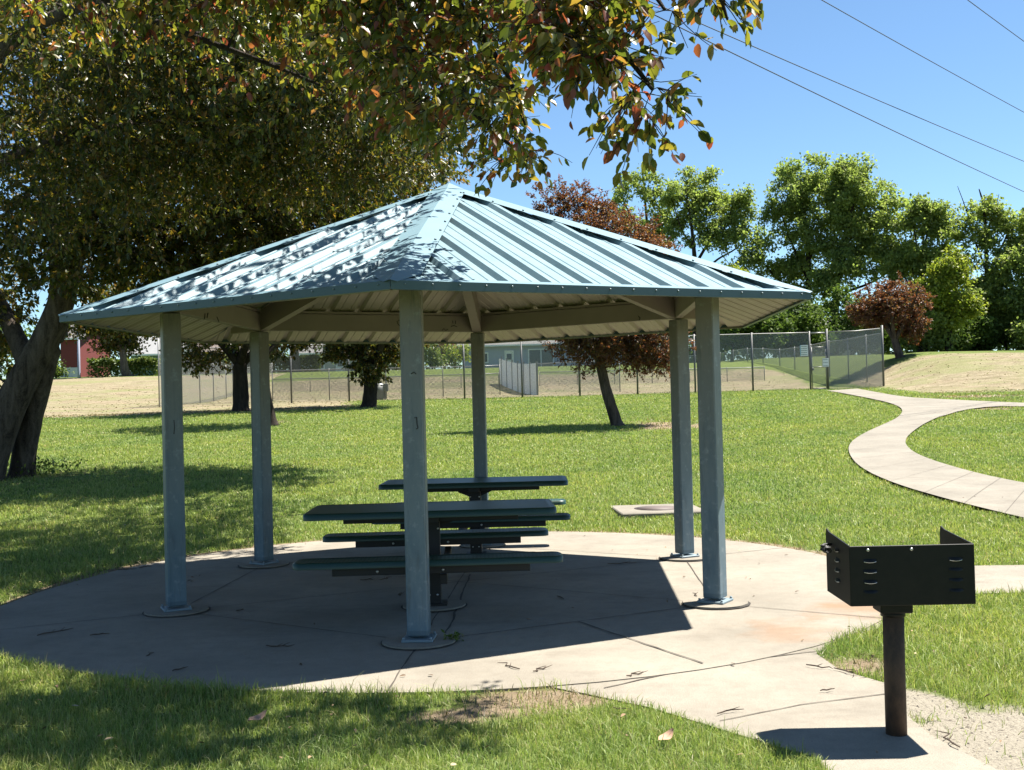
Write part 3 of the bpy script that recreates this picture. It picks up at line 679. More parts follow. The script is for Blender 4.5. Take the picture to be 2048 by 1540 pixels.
for xx in (x0 + .088, x1 - .083):
    for q in range(4): louver(mb2, (xx, box_y0 - th / 2, zt - .068 - q * .046), (1, 0, 0), (0, -1, 0), .062, (xx < x0 + .2 and q < 3) or q == 0)  # glare strips only on the louvres meant to look bright
for xx in (x0 + .08, x0 + .27): mb2.tube([(xx, box_y0 - .003, zt - .018), (xx, box_y0 - .008, zt - .018)], .007, 8, 2)
mb.build('firebox_floor', [M['grill']], gr); mb2.build('front_panel', [M['grill'], M['mark'], M['bolt_glint']], gr)
for s, xx in ((-1, x0), (1, x1)):
    mb = MB(); y1 = box_y0 + D; pr = [(box_y0 + .004, zb), (y1, zb), (y1, zt + .008), (y1 - .012, zt + .034), (y1 - .06, zt + .022), (box_y0 + .004, zt)]
    q = len(pr); vs = [(xx + sg * .003 - s * .003, a, b) for sg in (-1, 1) for a, b in pr]
    mb.add(vs, [list(range(q))[::-1], list(range(q, 2 * q))] + [[i, (i + 1) % q, (i + 1) % q + q, i + q] for i in range(q)])
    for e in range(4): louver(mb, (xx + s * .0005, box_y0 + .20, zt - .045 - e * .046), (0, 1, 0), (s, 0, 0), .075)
    sp = mb.build('side_panel', [M['grill'], M['mark'], M['bolt_glint']], gr)
    mb = MB(); hy = y1 - .10; hz = zt - .03
    mb.tube([(xx, hy, hz), (xx + s * .035, hy, hz), (xx + s * .045, hy - .005, hz - .005), (xx + s * .045, hy - .03, hz - .01)], .006, 8)
    coil = [(xx + s * .045 + .015 * math.cos(a * 1.2), hy - .02 - a * .0035, hz - .012 + .015 * math.sin(a * 1.2)) for a in range(0, 30)]
    mb.tube(coil, .005, 6); mb.build('handle', [M['blacksteel']], sp)
mb = MB()
for q in range(12): mb.tube([(x0 + .03 + q * .044, box_y0 + .03, zt - .07), (x0 + .03 + q * .044, box_y0 + D - .03, zt - .07)], .005, 6)
for yy in (box_y0 + .05, box_y0 + D - .05): mb.tube([(x0 + .004, yy, zt - .08), (x1 - .004, yy, zt - .08)], .005, 6)
mb.build('cooking_grate', [M['blacksteel']], gr)

# utility cover
uc = empty('utility_cover', (MX, MY, float(gz(MX, MY))), 'square concrete slab with a round brown metal lid in the lawn', 'utility cover', None, .05)
mb = MB(); mb.box((0, 0, -.02), (MS, MS, .13), None, 0, .012); mb.build('slab', [M['path']], uc)
mb = MB(); mb.tube([(0, 0, .04), (0, 0, .049)], .31, 36); mb.tube([(0, 0, .049), (0, 0, .053)], .27, 36); mb.build('lid', [simple('brown_iron_lid', (.10, .075, .065), .7, .2)], uc)

# ------------------------------------------------------------------ twigs and leaves on the ground
proto = []
for q in range(8):
    mb = MB(); L = .10 + .024 * ((q * 3) % 8); pts = [Vector((-L / 2 + L * k / 5, random.uniform(-.02, .02) * L / .16, .008 + random.uniform(0, .006))) for k in range(6)]
    mb.tube(pts, [.003, .0042, .004, .0036, .003, .0015], 5)
    mb.tube([pts[2], pts[2] + Vector((.04, .03 * (-1) ** q, .012))], [.003, .0015], 5)
    if q % 2: mb.tube([pts[3], pts[3] + Vector((.05, -.025, .015))], [.003, .0012], 5)
    proto.append(mb.build('fallen_twig', [M['twig']]))
tw = [(480, 1222, .2), (735, 1160, .1), (770, 1158, .4), (800, 1190, .5), (1125, 1196, .6), (640, 1137, .1), (300, 1310, .5), (560, 1293, .0), (360, 1340, .3), (850, 1195, .2), (1020, 1333, .7), (1080, 1340, .3), (255, 1140, .1), (1245, 1128, .05), (1390, 1190, .5), (1460, 1425, .1), (1655, 1382, .1), (1690, 1345, -.4), (1640, 1335, -.2), (1745, 1315, -.5), (1960, 1075, .2), (110, 1265, .3), (200, 1270, .1), (540, 1108, .1), (1240, 1420, -.1), (290, 1135, .3), (1900, 1480, .5), (1270, 1350, .2)]
TR = []
for i, (a, b, r) in enumerate(tw):
    o = proto[i % 8] if i < 8 else proto[i % 8].copy()
    if i >= 8: COL.objects.link(o)
    p = atz(a, b); TR.append(p); o.location = (p.x, p.y, -.004); o.rotation_euler = (0, 0, r * 3); s = random.uniform(.6, 1.15); o.scale = (s, s * random.choice((-1, 1)), 1)
    tag(o, 'thin brown dead twig lying on the pale concrete', 'twig', 'dead twigs scattered on the concrete')
for a, b, lab in ((1332, 1470, 'tan curled dry leaf in sunny grass left of the grill'), (515, 1432, 'pale dry leaf in the shaded grass in front of the pavilion')):
    p = atz(a, b, .05); mb = MB(); N = 8; vs = []
    for k in range(N + 1):
        u = k / N; wv = .022 * math.sin(PI * min(1, u * 1.02)) ** .7 + .0005
        vs += [(-.055 + .11 * u, -wv, .012 * math.cos(u * 5)), (-.055 + .11 * u, 0, -.006 + .012 * math.cos(u * 5)), (-.055 + .11 * u, wv, .012 * math.cos(u * 5))]
    mb.add(vs, [f for k in range(N) for f in ([3 * k, 3 * k + 3, 3 * k + 4, 3 * k + 1], [3 * k + 1, 3 * k + 4, 3 * k + 5, 3 * k + 2])], 0, True)
    o = mb.build('dry_leaf', [M['dryleaf']], None, p); o.rotation_euler = (.3, -.35, .75); tag(o, lab, 'leaf', 'dry leaves in the front grass')
# ------------------------------------------------------------------ trees
def leaf_mesh(name, pos, dirv, nrm, ln, wd, mat, parent, quad=False):
    n = len(pos); dirv = dirv / np.linalg.norm(dirv, axis=1)[:, None]
    s = np.cross(dirv, nrm); s /= np.linalg.norm(s, axis=1)[:, None] + 1e-9; up = np.cross(s, dirv)
    L = ln[:, None]; Wd = wd[:, None]
    if quad:
        fo = RNG.uniform(.05, .3, (n, 1)) * Wd
        v = np.stack([pos, pos + dirv * L * .45 + s * Wd * .5 + up * fo, pos + dirv * L, pos + dirv * L * .45 - s * Wd * .5 + up * fo], 1).reshape(-1, 3)
        o = (np.arange(n) * 4)[:, None]
        lo = np.concatenate([o, o + 1, o + 2, o, o + 2, o + 3], 1).ravel(); st = np.arange(n * 2) * 3
    else:
        fo = RNG.uniform(.1, .42, (n, 1)) * Wd; dr = RNG.uniform(0, .25, (n, 1)) * L
        A = pos + dirv * L * .2 ; B = pos + dirv * L * .5 - up * dr * .2; C_ = pos + dirv * L * .8 - up * dr * .55; tip = pos + dirv * L - up * dr
        f1, f2, f3 = (.36, .8), (.5, 1.), (.3, .65)
        v = np.stack([pos, A + s * Wd * f1[0] + up * fo * f1[1], B + s * Wd * f2[0] + up * fo * f2[1], C_ + s * Wd * f3[0] + up * fo * f3[1], tip,
                      C_ - s * Wd * f3[0] + up * fo * f3[1], B - s * Wd * f2[0] + up * fo * f2[1], A - s * Wd * f1[0] + up * fo * f1[1], A, B, C_], 1).reshape(-1, 3)
        o = (np.arange(n) * 11)[:, None]
        lo = np.concatenate([o + i for i in (0, 1, 8, 1, 2, 9, 8, 2, 3, 10, 9, 3, 4, 10, 10, 4, 5, 9, 10, 5, 6, 8, 9, 6, 7, 0, 8, 7)], 1).ravel()
        st = (np.arange(n)[:, None] * 28 + np.array([0, 3, 7, 11, 14, 17, 21, 25])).ravel()
    return np_mesh(name, v, lo, st, mat, parent)
def curve(a, b, sag, n=5, jit=.1):
    a = Vector(a); b = Vector(b); L = (b - a).length; pts = []
    m_ = (a + b) / 2 + Vector((random.gauss(0, jit), random.gauss(0, jit), random.gauss(0, jit))) * L + Vector((0, 0, sag * L))
    for k in range(n + 1):
        t_ = k / n; pts.append(a * (1 - t_) ** 2 + m_ * 2 * t_ * (1 - t_) + b * t_ * t_)
    return pts
def tree(name, label, limbs, blobs, nclump, per, cr, leaf, lmat, bmat, group=None, quad=True, seed=1, shell=.35, twig=.35, sag=.12, flat=.7, sides=7, rmin=.006, droop=.5, wr=.5, clumps=None, gap=.0):
    """limbs: [(points, r0, r1)] in world space; blobs: [(centre, radii, weight)]; branches grow from the limbs to clump centres, leaves sit round them"""
    random.seed(seed); rg = np.random.default_rng(seed)
    base = Vector(limbs[0][0][0]); root = empty(name, base, label, 'tree', group)
    tb = MB(); SP = []; SR = []
    for pts, r0, r1 in limbs:
        q = smoothpoly([Vector(p) for p in pts], 2); n = len(q); rr = [r0 + (r1 - r0) * (k / (n - 1)) ** .8 for k in range(n)]
        if pts[0][2] <= base.z + .4 and (Vector(pts[0]) - base).length < 1.2: rr[0] *= 1.4; rr[1] *= 1.12
        tb.tube([p - base for p in q], rr, max(sides, 10) if r0 > .12 else sides, wob=.05 if r0 > .1 else 0)
        for p, r in list(zip(q, rr))[n // 4:]: SP.append(p); SR.append(r)
    cen = []
    if clumps is not None: cen += [Vector(c) for c in clumps]
    tot = sum(b[2] for b in blobs) or 1
    for c, rad, wt in blobs:
        k = int(nclump * wt / tot)
        for _ in range(k):
            d = rg.normal(0, 1, 3); d /= np.linalg.norm(d); r = shell + (1 - shell) * rg.random() ** .6
            r *= 1 + .13 * math.sin(d[0] * 5 + d[2] * 4 + seed) + .07 * math.sin(d[1] * 9 + d[2] * 7 + seed * 2)
            cen.append(Vector(c) + Vector((d[0] * rad[0], d[1] * rad[1], d[2] * rad[2])) * float(r))
    if gap:
        cen = [c for c in cen if vnoise(np.array([c.x * 1. + c.y * .37 + 50.]), np.array([c.z * 1. + c.y * .29 + 50.]), .55 / max(cr, .3) * .5, seed)[0] > gap]
    S = np.array([tuple(p) for p in SP]); R_ = np.array(SR)
    cen.sort(key=lambda c: float(np.min(np.sum((S - np.array(c)) ** 2, 1))))
    P_, D_ = [], []; NP = [S]; NR = [R_]; pend = []; pr = []
    for ci, c in enumerate(cen):
        ca = np.array(c); d2 = np.sum((S - ca) ** 2, 1) + np.maximum(0, S[:, 2] - ca[2] + .1) ** 2 * .6
        j = int(np.argmin(d2)); a = Vector(S[j]); L = (c - a).length
        r0 = min(float(R_[j]) * .6, .012 + .014 * L + rmin); pts = curve(a, c, sag, 4, .09)
        tb.tube([p - base for p in pts], [r0, r0 * .82, r0 * .65, r0 * .5, max(rmin * .6, r0 * .3)], 5 if r0 > .02 else 4, cap=False)
        pend += [tuple(p) for p in pts[1:]]; pr += [r0 * .82, r0 * .65, r0 * .5, r0 * .35]
        if ci % 12 == 11: S = np.concatenate([S, np.array(pend)]); R_ = np.concatenate([R_, np.array(pr)]); pend = []; pr = []
        out = (c - a).normalized() if L > 1e-4 else Vector((0, 0, 1))
        ntw = max(1, int(twig * 10))
        k = max(2, int(rg.poisson(per)))
        if twig > 0:
            tws = []
            for _ in range(ntw):
                dv = Vector(rg.normal(0, 1, 3)); dv.z = dv.z * .6 - droop * .3; dv = (dv.normalized() + out * .8).normalized()
                e = c + dv * cr * rg.uniform(.6, 1.15) + Vector((0, 0, -droop * cr * .35)); tp = curve(c, e, .1 * rg.uniform(-1, 1), 3, .06); tws.append(tp)
                if rmin >= .002: tb.tube([p - base for p in tp], [rmin * .7, rmin * .6, rmin * .5, rmin * .3], 3, cap=False)
            for q in range(k):
                tp = tws[rg.integers(ntw)]; u = rg.random() ** .75 * 2.999; i0 = int(u); p = tp[i0].lerp(tp[i0 + 1], u - i0); d = (tp[-1] - tp[0]).normalized()
                P_.append(np.array(p) + rg.normal(0, .012 * cr / .3, 3)); D_.append(np.array(d) * .9 + rg.normal(0, .75, 3) + np.array([0, 0, -droop]))
        else:
            P_.append(ca + rg.normal(0, 1, (k, 3)) * np.array([cr, cr, cr * flat]) * .55); D_.append(rg.normal(0, 1, (k, 3)) + np.array([0, 0, -droop * .6]))
    pos = np.array(P_).reshape(-1, 3) if twig > 0 else np.concatenate(P_); dv = np.array(D_).reshape(-1, 3) if twig > 0 else np.concatenate(D_)
    n = len(pos); nrm = rg.normal(0, .6, (n, 3)) + np.array([0, 0, 1.])
    ln = leaf * rg.uniform(.6, 1.2, n)
    tb.build('trunk', [bmat], root)
    leaf_mesh('crown', pos - np.array(base), dv, nrm, ln, ln * wr * rg.uniform(.8, 1.15, n), lmat, root, quad)
    return root
def V3(*a): return Vector(a)
# --- big multi-stem crabapple at the left edge
d0 = 20.4
tA = tree('crabapple_tree', 'huge old multi-stemmed crabapple with leaning rough trunk at the left edge', [
    ([at(-38, 972, 20), at(-8, 880, 20), at(42, 765, 20), at(92, 680, 20), at(128, 600, 19.9), at(118, 480, 19.8), at(100, 340, 19.6), at(85, 200, 19.4), at(70, 40, 19)], .37, .11),
    ([at(60, 735, 20), at(30, 670, 20.2), at(-5, 600, 20.4), at(-60, 500, 20.6), at(-120, 360, 21)], .22, .07),
    ([at(42, 962, 20.6), at(52, 870, 20.5), at(82, 770, 20.3), at(105, 690, 20.1), at(135, 600, 20.4), at(165, 470, 21), at(200, 360, 21.5), at(240, 200, 22)], .26, .08),
    ([at(128, 590, 19.9), at(190, 400, 19.2), at(270, 380, 18.6), at(420, 340, 18), at(560, 330, 17.6)], .13, .03),
    ([at(100, 340, 19.6), at(200, 260, 20), at(380, 230, 20.4), at(560, 180, 20.6), at(700, 200, 20.6)], .10, .03),
    ([at(85, 200, 19.4), at(180, 90, 19), at(300, 20, 18.5), at(420, -60, 18)], .08, .03),
    ([at(165, 470, 21), at(260, 430, 20.6), at(400, 470, 20.2), at(520, 500, 20)], .08, .025)],
    [((-5.4, 20, 6.6), (3.6, 3.4, 3.0), 1.2), ((-9.5, 20.5, 7), (3.2, 3.6, 3.6), .7), ((-3.6, 20.2, 5.6), (2.6, 2.6, 2.0), .8), ((-6.6, 20, 9.4), (4.5, 3.6, 2.2), .7), ((-7.6, 19, 4.6), (1.8, 2., 1.0), .3), ((-9.8, 20.5, 3.2), (.7, 1, 1.0), .12), ((-5.0, 19.6, 4.6), (3.4, 2.0, 1.2), .7)],
    2700, 44, .42, .11, M['leaf_mid'], M['bark'], None, True, 3, .25, .4, .1, rmin=.006, wr=.6)
# --- neighbour tree whose trunk stands just outside the frame
tC = tree('crabapple_tree', 'crabapple with fine twigs spreading over the upper left, trunk just outside the frame', [
    ([V3(-7.2, 10.6, -.05), V3(-7.0, 10.7, 1.2), V3(-6.8, 10.9, 2.2), V3(-6.4, 11.2, 3.6), V3(-5.6, 11.5, 4.9)], .26, .10),
    ([V3(-6.8, 10.9, 2.2), V3(-5.8, 10.6, 4.0), V3(-4.6, 10.3, 5.2), V3(-3.2, 10.2, 5.5), V3(-2.0, 10.1, 5.4)], .12, .02),
    ([V3(-6.5, 11.2, 3.4), V3(-5.4, 12, 4.4), V3(-4.2, 12.6, 4.9), V3(-3.4, 14, 5.0), V3(-2.7, 15.2, 5.2), V3(-1.9, 16.2, 5.3)], .11, .02),
    ([V3(-6.0, 11.3, 4.4), V3(-5.2, 11.6, 6.2), V3(-4.0, 12, 7.2)], .09, .03)],
    [((-4.0, 11.4, 5.3), (2.1, 2.0, 1.2), 1.), ((-2.5, 11.6, 5.3), (1.4, 1.6, .9), .7), ((-4.6, 12, 7.0), (2.8, 2.6, 1.3), .6), ((-4.8, 11.6, 3.9), (.9, 1.2, .6), .12), ((-2.3, 16.2, 5.5), (2.0, 1.8, .8), .6), ((-4.6, 14.4, 5.2), (1.6, 1.5, .8), .5), ((-2.3, 13.4, 4.9), (1.7, 2.4, .7), 1.5), ((-4.2, 13.0, 4.6), (1.6, 1.8, .6), .7)],
    2300, 42, .34, .07, M['leaf_mid'], M['bark'], None, False, 5, .2, .4, .08, rmin=.004, wr=.52)
# --- near tree : its branches hang into the top of the picture
def hang(poly, n, d0, d1, seed):
    rg = np.random.default_rng(seed); P = np.array(poly, float); lo, hi = P.min(0), P.max(0); o = []
    while len(o) < n:
        q = rg.uniform(lo, hi)
        if inside(poly, np.array([q[0]]), np.array([q[1]]))[0]:
            o.append(at(q[0], q[1], rg.uniform(d0, d1)))
    return o
cl = hang([(1065, -60), (1270, -60), (1225, 50), (1250, 80), (1275, 135), (1300, 170), (1295, 215), (1260, 215), (1225, 140), (1160, 110), (1095, 80)], 80, 4.5, 5.2, 1)
cl += hang([(1385, -70), (1490, -70), (1450, 15), (1410, 0)], 9, 4.6, 5.0, 2)
cl += [at(1300, 30, 4.8), at(1345, 22, 4.8), at(1290, 215, 4.7), at(1315, 175, 4.7), at(1335, 180, 4.7), at(1300, 235, 4.7)]
cl += [at(1005, 318, 6.2), at(1035, 312, 6.1), at(1060, 305, 6.), at(1072, 300, 6.), at(990, 300, 6.2), at(890, 275, 6.4)]
cl += hang([(640, -80), (1080, -80), (1040, 60), (1045, 160), (1050, 250), (1010, 285), (960, 225), (880, 245), (820, 240), (760, 200), (700, 120)], 270, 5.4, 7.6, 3)
cl += hang([(0, -120), (700, -120), (740, 160), (600, 210), (420, 120), (200, 60), (0, 80)], 60, 6.2, 8.6, 4)
rg = np.random.default_rng(12)
for cx, cy, cz, rx, ry, rz, n_ in ((-1.15, 8.65, 4.75, 1.25, .75, .35, 115), (.25, 6.2, 4.35, 1.4, .5, .3, 230), (-1.4, 6.3, 4.3, 1., .7, .35, 170), (-2.6, 7.0, 4.6, .9, 1., .5, 100), (-.6, 6.6, 4.6, 1.2, .5, .3, 140)):
    for _ in range(n_): cl.append(V3(cx + rg.uniform(-1, 1) * rx, cy + rg.uniform(-1, 1) * ry, cz + rg.uniform(-1, 1) * rz))
tB = tree('crabapple_tree', 'near crabapple with large green and red leaves hanging into the top of the view', [
    ([V3(-3.9, 4.3, -.05), V3(-3.8, 4.4, 1.0), V3(-3.6, 4.7, 2.2), V3(-3.2, 5.1, 3.2), V3(-2.6, 5.5, 4.0), V3(-1.8, 5.8, 4.6)], .19, .07),
    ([V3(-2.4, 5.6, 4.15), V3(-1.4, 5.6, 4.6), V3(-.4, 5.3, 4.4), at(1120, -30, 5.0), at(1210, 60, 4.9), at(1265, 125, 4.8), at(1305, 180, 4.7)], .05, .006),
    ([V3(-.9, 5.5, 4.55), V3(.2, 5.2, 4.4), at(1290, -40, 4.9), at(1330, 20, 4.8)], .03, .006),
    ([V3(.2, 5.2, 4.4), at(1380, -120, 4.8), at(1440, -10, 4.8), at(1455, 40, 4.8)], .02, .005),
    ([V3(-2.4, 5.6, 4.15), V3(-1.6, 6.4, 4.6), at(700, -20, 6.9), at(800, 80, 6.8), at(900, 180, 6.6), at(985, 260, 6.4), at(1030, 300, 6.3)], .05, .006),
    ([V3(-1.6, 6.4, 4.6), at(820, -40, 6.6), at(940, 40, 6.4), at(1020, 150, 6.2), at(1050, 250, 6.1)], .035, .006),
    ([V3(-3.0, 5.2, 3.5), V3(-2.7, 6.4, 4.3), at(200, 0, 7.6), at(350, 60, 7.4), at(520, 120, 7.2), at(640, 170, 7.1)], .05, .008),
    ([V3(-1.8, 5.8, 4.6), V3(-1.5, 7, 5.0), V3(-1.2, 8.2, 5.1), V3(-.6, 9, 4.9)], .045, .012),
    ([V3(-2.6, 5.5, 4.0), V3(-2.8, 6.4, 4.6), V3(-2.9, 7.4, 4.9)], .04, .012)],
    [], 0, 21, .23, .066, M['leaf_near'], M['barkdark'], None, False, 9, .3, .4, .05, rmin=.0042, wr=.6, clumps=cl, droop=.75)
# --- crabapples on the lawn
def fork(px, py, d, hpx, spread, lean=0, w=.28, nl=4, fk=.35, hs=1.):
    b = at(px, py, d); b.z = float(gz(b.x, b.y)) - .05; s = d / F; H = hpx * s; out = []
    fz = b + Vector((lean * s, 0, H * fk)); out.append(([b, b.lerp(fz, .5) + Vector((lean * s * .1, 0, 0)), fz], w, w * .72))
    for k in range(nl):
        a = 2 * PI * k / nl + .5; e = fz + Vector((math.cos(a) * spread, math.sin(a) * spread, H * hs * (.55 + .1 * (k % 3)))); m_ = fz.lerp(e, .45) + Vector((math.cos(a) * spread * .12, math.sin(a) * spread * .1, -H * .02))
        out.append(([fz - Vector((0, 0, .1)), m_, e], w * .55, w * .15))
    return b, out
b, lm = fork(1236, 850, 30.5, 480, 1.9, -35, .18, 5, .30, .5)
tree('crabapple_tree', 'dark red crabapple on the lawn beyond the pavilion, crown rising behind the roof', lm, [(b + V3(0, 0, 3.4), (1.7, 1.6, 1.2), .9), (b + V3(0, 0, 2.3), (1.6, 1.4, .7), .7), (b + V3(-.75, 0, 2.6), (1.5, 1.5, 1.0), .75), (b + V3(.75, 0, 2.75), (1.35, 1.4, 1.15), .75), (b + V3(1.1, .2, 1.95), (.75, .8, .55), .2), (b + V3(-.5, -.1, 5.2), (1.7, 1.3, 1.0), .9), (b + V3(.4, .2, 4.9), (1.5, 1.2, 1.0), .6), (b + V3(-1.65, 0, 6.2), (.5, .5, .75), .2), (b + V3(-.95, 0, 6.3), (.4, .5, .6), .14), (b + V3(-.3, 0, 6.0), (.5, .5, .5), .14)], 1650, 44, .30, .08, M['leaf_bronze'], M['bark'], None, True, 11, .2, .4, .15, rmin=.008, wr=.55, droop=0.1)
b, lm = fork(482, 815, 45.5, 330, 3.2, 0, .38, 4, .30)
tree('crabapple_tree', 'forked crabapple by the fence behind the left back column', lm, [(b + V3(-.6, 0, 4.4), (3.6, 3, 2.4), 1.), (b + V3(-.2, 1, 6.6), (3.4, 3, 1.8), .8), (b + V3(-1.6, -.5, 2.4), (1.5, 1.5, .5), .12), (b + V3(1.6, 0, 3.0), (1.3, 1.5, .7), .14)], 800, 34, .45, .16, M['leaf_mid'], M['barkdark'], 'crabapples in front of the chain link fence', True, 12, .2, .4, .1, rmin=.01, wr=.6)
b, lm = fork(737, 810, 46, 330, 2.8, 8, .36, 4, .22)
tree('crabapple_tree', 'forked crabapple by the fence seen just left of the front column', lm, [(b + V3(0, 0, 4.2), (3.2, 3, 2.4), 1.), (b + V3(0, 1, 6.4), (3.0, 3, 1.6), .7), (b + V3(.1, -.5, 1.75), (.7, .9, .55), .14), (b + V3(-.9, -.3, 2.5), (.9, .9, .4), .12), (b + V3(.9, 0, 2.4), (.8, .9, .5), .12)], 800, 34, .42, .16, M['leaf_mid'], M['barkdark'], 'crabapples in front of the chain link fence', True, 13, .2, .4, .1, rmin=.01, wr=.6)
b, lm = fork(545, 842, 36, 330, 2.2, -22, .2, 4, .42)
tree('crabapple_tree', 'leaning crabapple mostly hidden behind the left back column', lm, [(b + V3(-.4, 0, 4.6), (2.6, 2.4, 1.5), 1.)], 420, 34, .4, .14, M['leaf_mid'], M['barkdark'], 'crabapples in front of the chain link fence', True, 14, .2, .4, .1, rmin=.01, wr=.6)
b, lm = fork(-190, 880, 33, 330, 2.4, 5, .24, 4, .35)
tree('crabapple_tree', 'crabapple left of the multi-stemmed tree, foliage showing past its left limb', lm, [(b + V3(.8, 0, 4.2), (3.0, 2.4, 2.2), 1.), (b + V3(2.2, 0, 2.6), (1.0, 1, .9), .25)], 460, 34, .4, .14, M['leaf_mid'], M['barkdark'], None, True, 15, .2, .4, .1, rmin=.01, wr=.6)
# --- red shrub tree on the bank
b, lm = fork(1800, 713, 61, 155, 1.5, -10, .26, 5, .25)
tree('plum_tree', 'domed red-brown ornamental plum tree on the dry bank right of the gate', lm, [(b + V3(-.4, 0, 3.0), (1.9, 1.8, 1.3), 1.), (b + V3(-1.5, 0, 2.5), (1.2, 1.2, .8), .4), (b + V3(.7, 0, 1.75), (.85, 1., .75), .3)], 700, 34, .30, .15, M['leaf_bronze'], M['bark'], None, True, 16, .3, .4, .1, rmin=.012, wr=.5, droop=.3)
# --- tall trees along the right skyline
def far_tree(name, label, px, py, d, top, blobs, n, per, mat, seed, cr=.9, leaf=.42, trunk=.34, limbs=None, group='tall trees behind the bank', bmat=None, gap=.0, quad=True, fk=.32):
    s = d / F; b = at(px, py, d); b.z = float(gz(b.x, b.y)) - .1; bl = []; random.seed(seed)
    for x, y, rx, ry, *wt in blobs:
        c = at(x, y, d + random.uniform(-1.5, 1.5)); w0 = wt[0] if wt else rx * ry / 4000; R3 = (rx * s, max(rx, ry) * s * .8, ry * s); bl.append((c, tuple(v * .62 for v in R3), w0 * .3)); nb = 5 if rx * s < 1.6 else 9
        for _ in range(nb):
            u = random.uniform(-.75, 1); a_ = random.uniform(0, 2 * PI); h_ = math.sqrt(1 - u * u); k_ = random.uniform(.24, .46); rr_ = random.uniform(.62, .98)
            bl.append((c + V3(h_ * math.cos(a_) * R3[0], h_ * math.sin(a_) * R3[1], u * R3[2]) * rr_, tuple(v * k_ for v in R3), w0 * .85 / nb))
    lm = []
    if limbs:
        for pts, r0, r1 in limbs: lm.append(([at(x, y, d + random.uniform(-.6, .6)) for x, y in pts], r0, r1))
        lm[0][0][0].z = min(lm[0][0][0].z, b.z)
    else:
        fz = b.lerp(at(px, top, d), fk); lm.append(([b, b.lerp(fz, .5) + V3(.15, 0, 0), fz], trunk, trunk * .8))
        for c, r, w_ in bl[::6]: lm.append(([fz - V3(0, 0, .3), fz.lerp(c, .5) + V3(random.uniform(-.5, .5), 0, .2), c + V3(0, 0, r[2] * .5)], trunk * .5, trunk * .1))
    return tree(name, label, lm, bl, n, per, cr, leaf, mat, bmat or M['barkdark'], group, quad, seed, .2, 0, .12, rmin=.025, wr=.75, gap=gap, flat=.75)
far_tree('cottonwood_tree', 'slim cottonwood with a small round top, leftmost of the skyline trees', 1262, 690, 118, 320, [(1282, 372, 46, 52), (1242, 400, 26, 40), (1255, 455, 42, 40), (1330, 440, 34, 40), (1310, 500, 40, 60), (1270, 560, 60, 50)], 460, 24, M['leaf_far'], 21, .5, .34, limbs=[([(1262, 690), (1290, 560), (1296, 470), (1290, 400), (1285, 340)], .32, .05), ([(1292, 520), (1325, 460), (1335, 420)], .12, .03), ([(1290, 480), (1255, 420), (1240, 385)], .12, .03)])
far_tree('cottonwood_tree', 'vase-shaped cottonwood with open forked limbs between the roof and the biggest tree', 1392, 690, 114, 330, [(1385, 375, 50, 44), (1430, 410, 60, 50), (1470, 460, 45, 52), (1345, 380, 22, 45), (1360, 450, 34, 38), (1478, 400, 26, 36), (1495, 520, 34, 34, .3), (1415, 470, 50, 36)], 760, 24, M['leaf_far'], 22, .5, .34, limbs=[([(1392, 690), (1392, 560), (1388, 500), (1382, 440), (1372, 380)], .42, .06), ([(1390, 530), (1420, 480), (1455, 440), (1470, 400)], .2, .04), ([(1388, 500), (1362, 460), (1345, 400)], .14, .03), ([(1395, 560), (1430, 520), (1470, 500), (1490, 480)], .16, .04)], gap=.0)
far_tree('cottonwood_tree', 'tallest cottonwood with a broad domed crown and two dark trunks', 1612, 690, 116, 305, [(1610, 365, 70, 58), (1560, 400, 45, 50), (1580, 460, 75, 60), (1650, 430, 60, 70), (1530, 540, 40, 40), (1655, 375, 45, 55), (1640, 500, 70, 60), (1600, 560, 90, 60), (1565, 610, 70, 50)], 1250, 24, M['leaf_far'], 23, .55, .34, limbs=[([(1612, 690), (1616, 600), (1618, 520), (1610, 440), (1600, 360)], .5, .08), ([(1616, 560), (1580, 480), (1560, 420)], .22, .04), ([(1618, 520), (1645, 460), (1660, 400)], .2, .04), ([(1614, 600), (1555, 560), (1530, 530)], .2, .04)], gap=.0)
far_tree('cottonwood_tree', 'wide cottonwood merging into the right flank of the tallest tree', 1668, 690, 112, 320, [(1680, 360, 40, 40), (1720, 470, 60, 60), (1725, 385, 70, 62), (1690, 420, 50, 60), (1780, 430, 45, 60), (1740, 490, 80, 60), (1690, 550, 60, 60), (1800, 520, 45, 60)], 1250, 24, M['leaf_far'], 24, .55, .34, limbs=[([(1668, 690), (1672, 590), (1680, 520), (1700, 440), (1715, 370)], .45, .08), ([(1676, 560), (1730, 480), (1765, 430)], .2, .04), ([(1674, 590), (1760, 560), (1800, 520)], .18, .04)], gap=.0)
far_tree('elm_tree', 'rounded green elm between the broad cottonwoods and the ragged tree at right', 1840, 690, 108, 400, [(1822, 430, 40, 42), (1882, 440, 40, 42), (1850, 450, 45, 50), (1822, 520, 50, 60), (1870, 540, 40, 60), (1840, 600, 50, 60)], 800, 24, M['leaf_far'], 25, .5, .33, gap=0.)
far_tree('elm_tree', 'ragged tree with bare dead top twigs at the right edge of the skyline', 1972, 690, 104, 390, [(1965, 425, 40, 36), (2010, 460, 42, 40), (1945, 470, 45, 40), (1990, 540, 70, 55), (2050, 500, 50, 60), (1960, 590, 60, 50), (2040, 600, 60, 60)], 1000, 24, M['leaf_far'], 26, .5, .33, limbs=[([(1972, 690), (1974, 580), (1972, 480), (1968, 410), (1958, 378)], .32, .04), ([(1970, 470), (1990, 420), (1998, 388)], .08, .02), ([(1972, 560), (2010, 480), (2025, 440)], .14, .03), ([(1972, 540), (1945, 470), (1935, 425), (1915, 372)], .12, .02)], gap=0.)
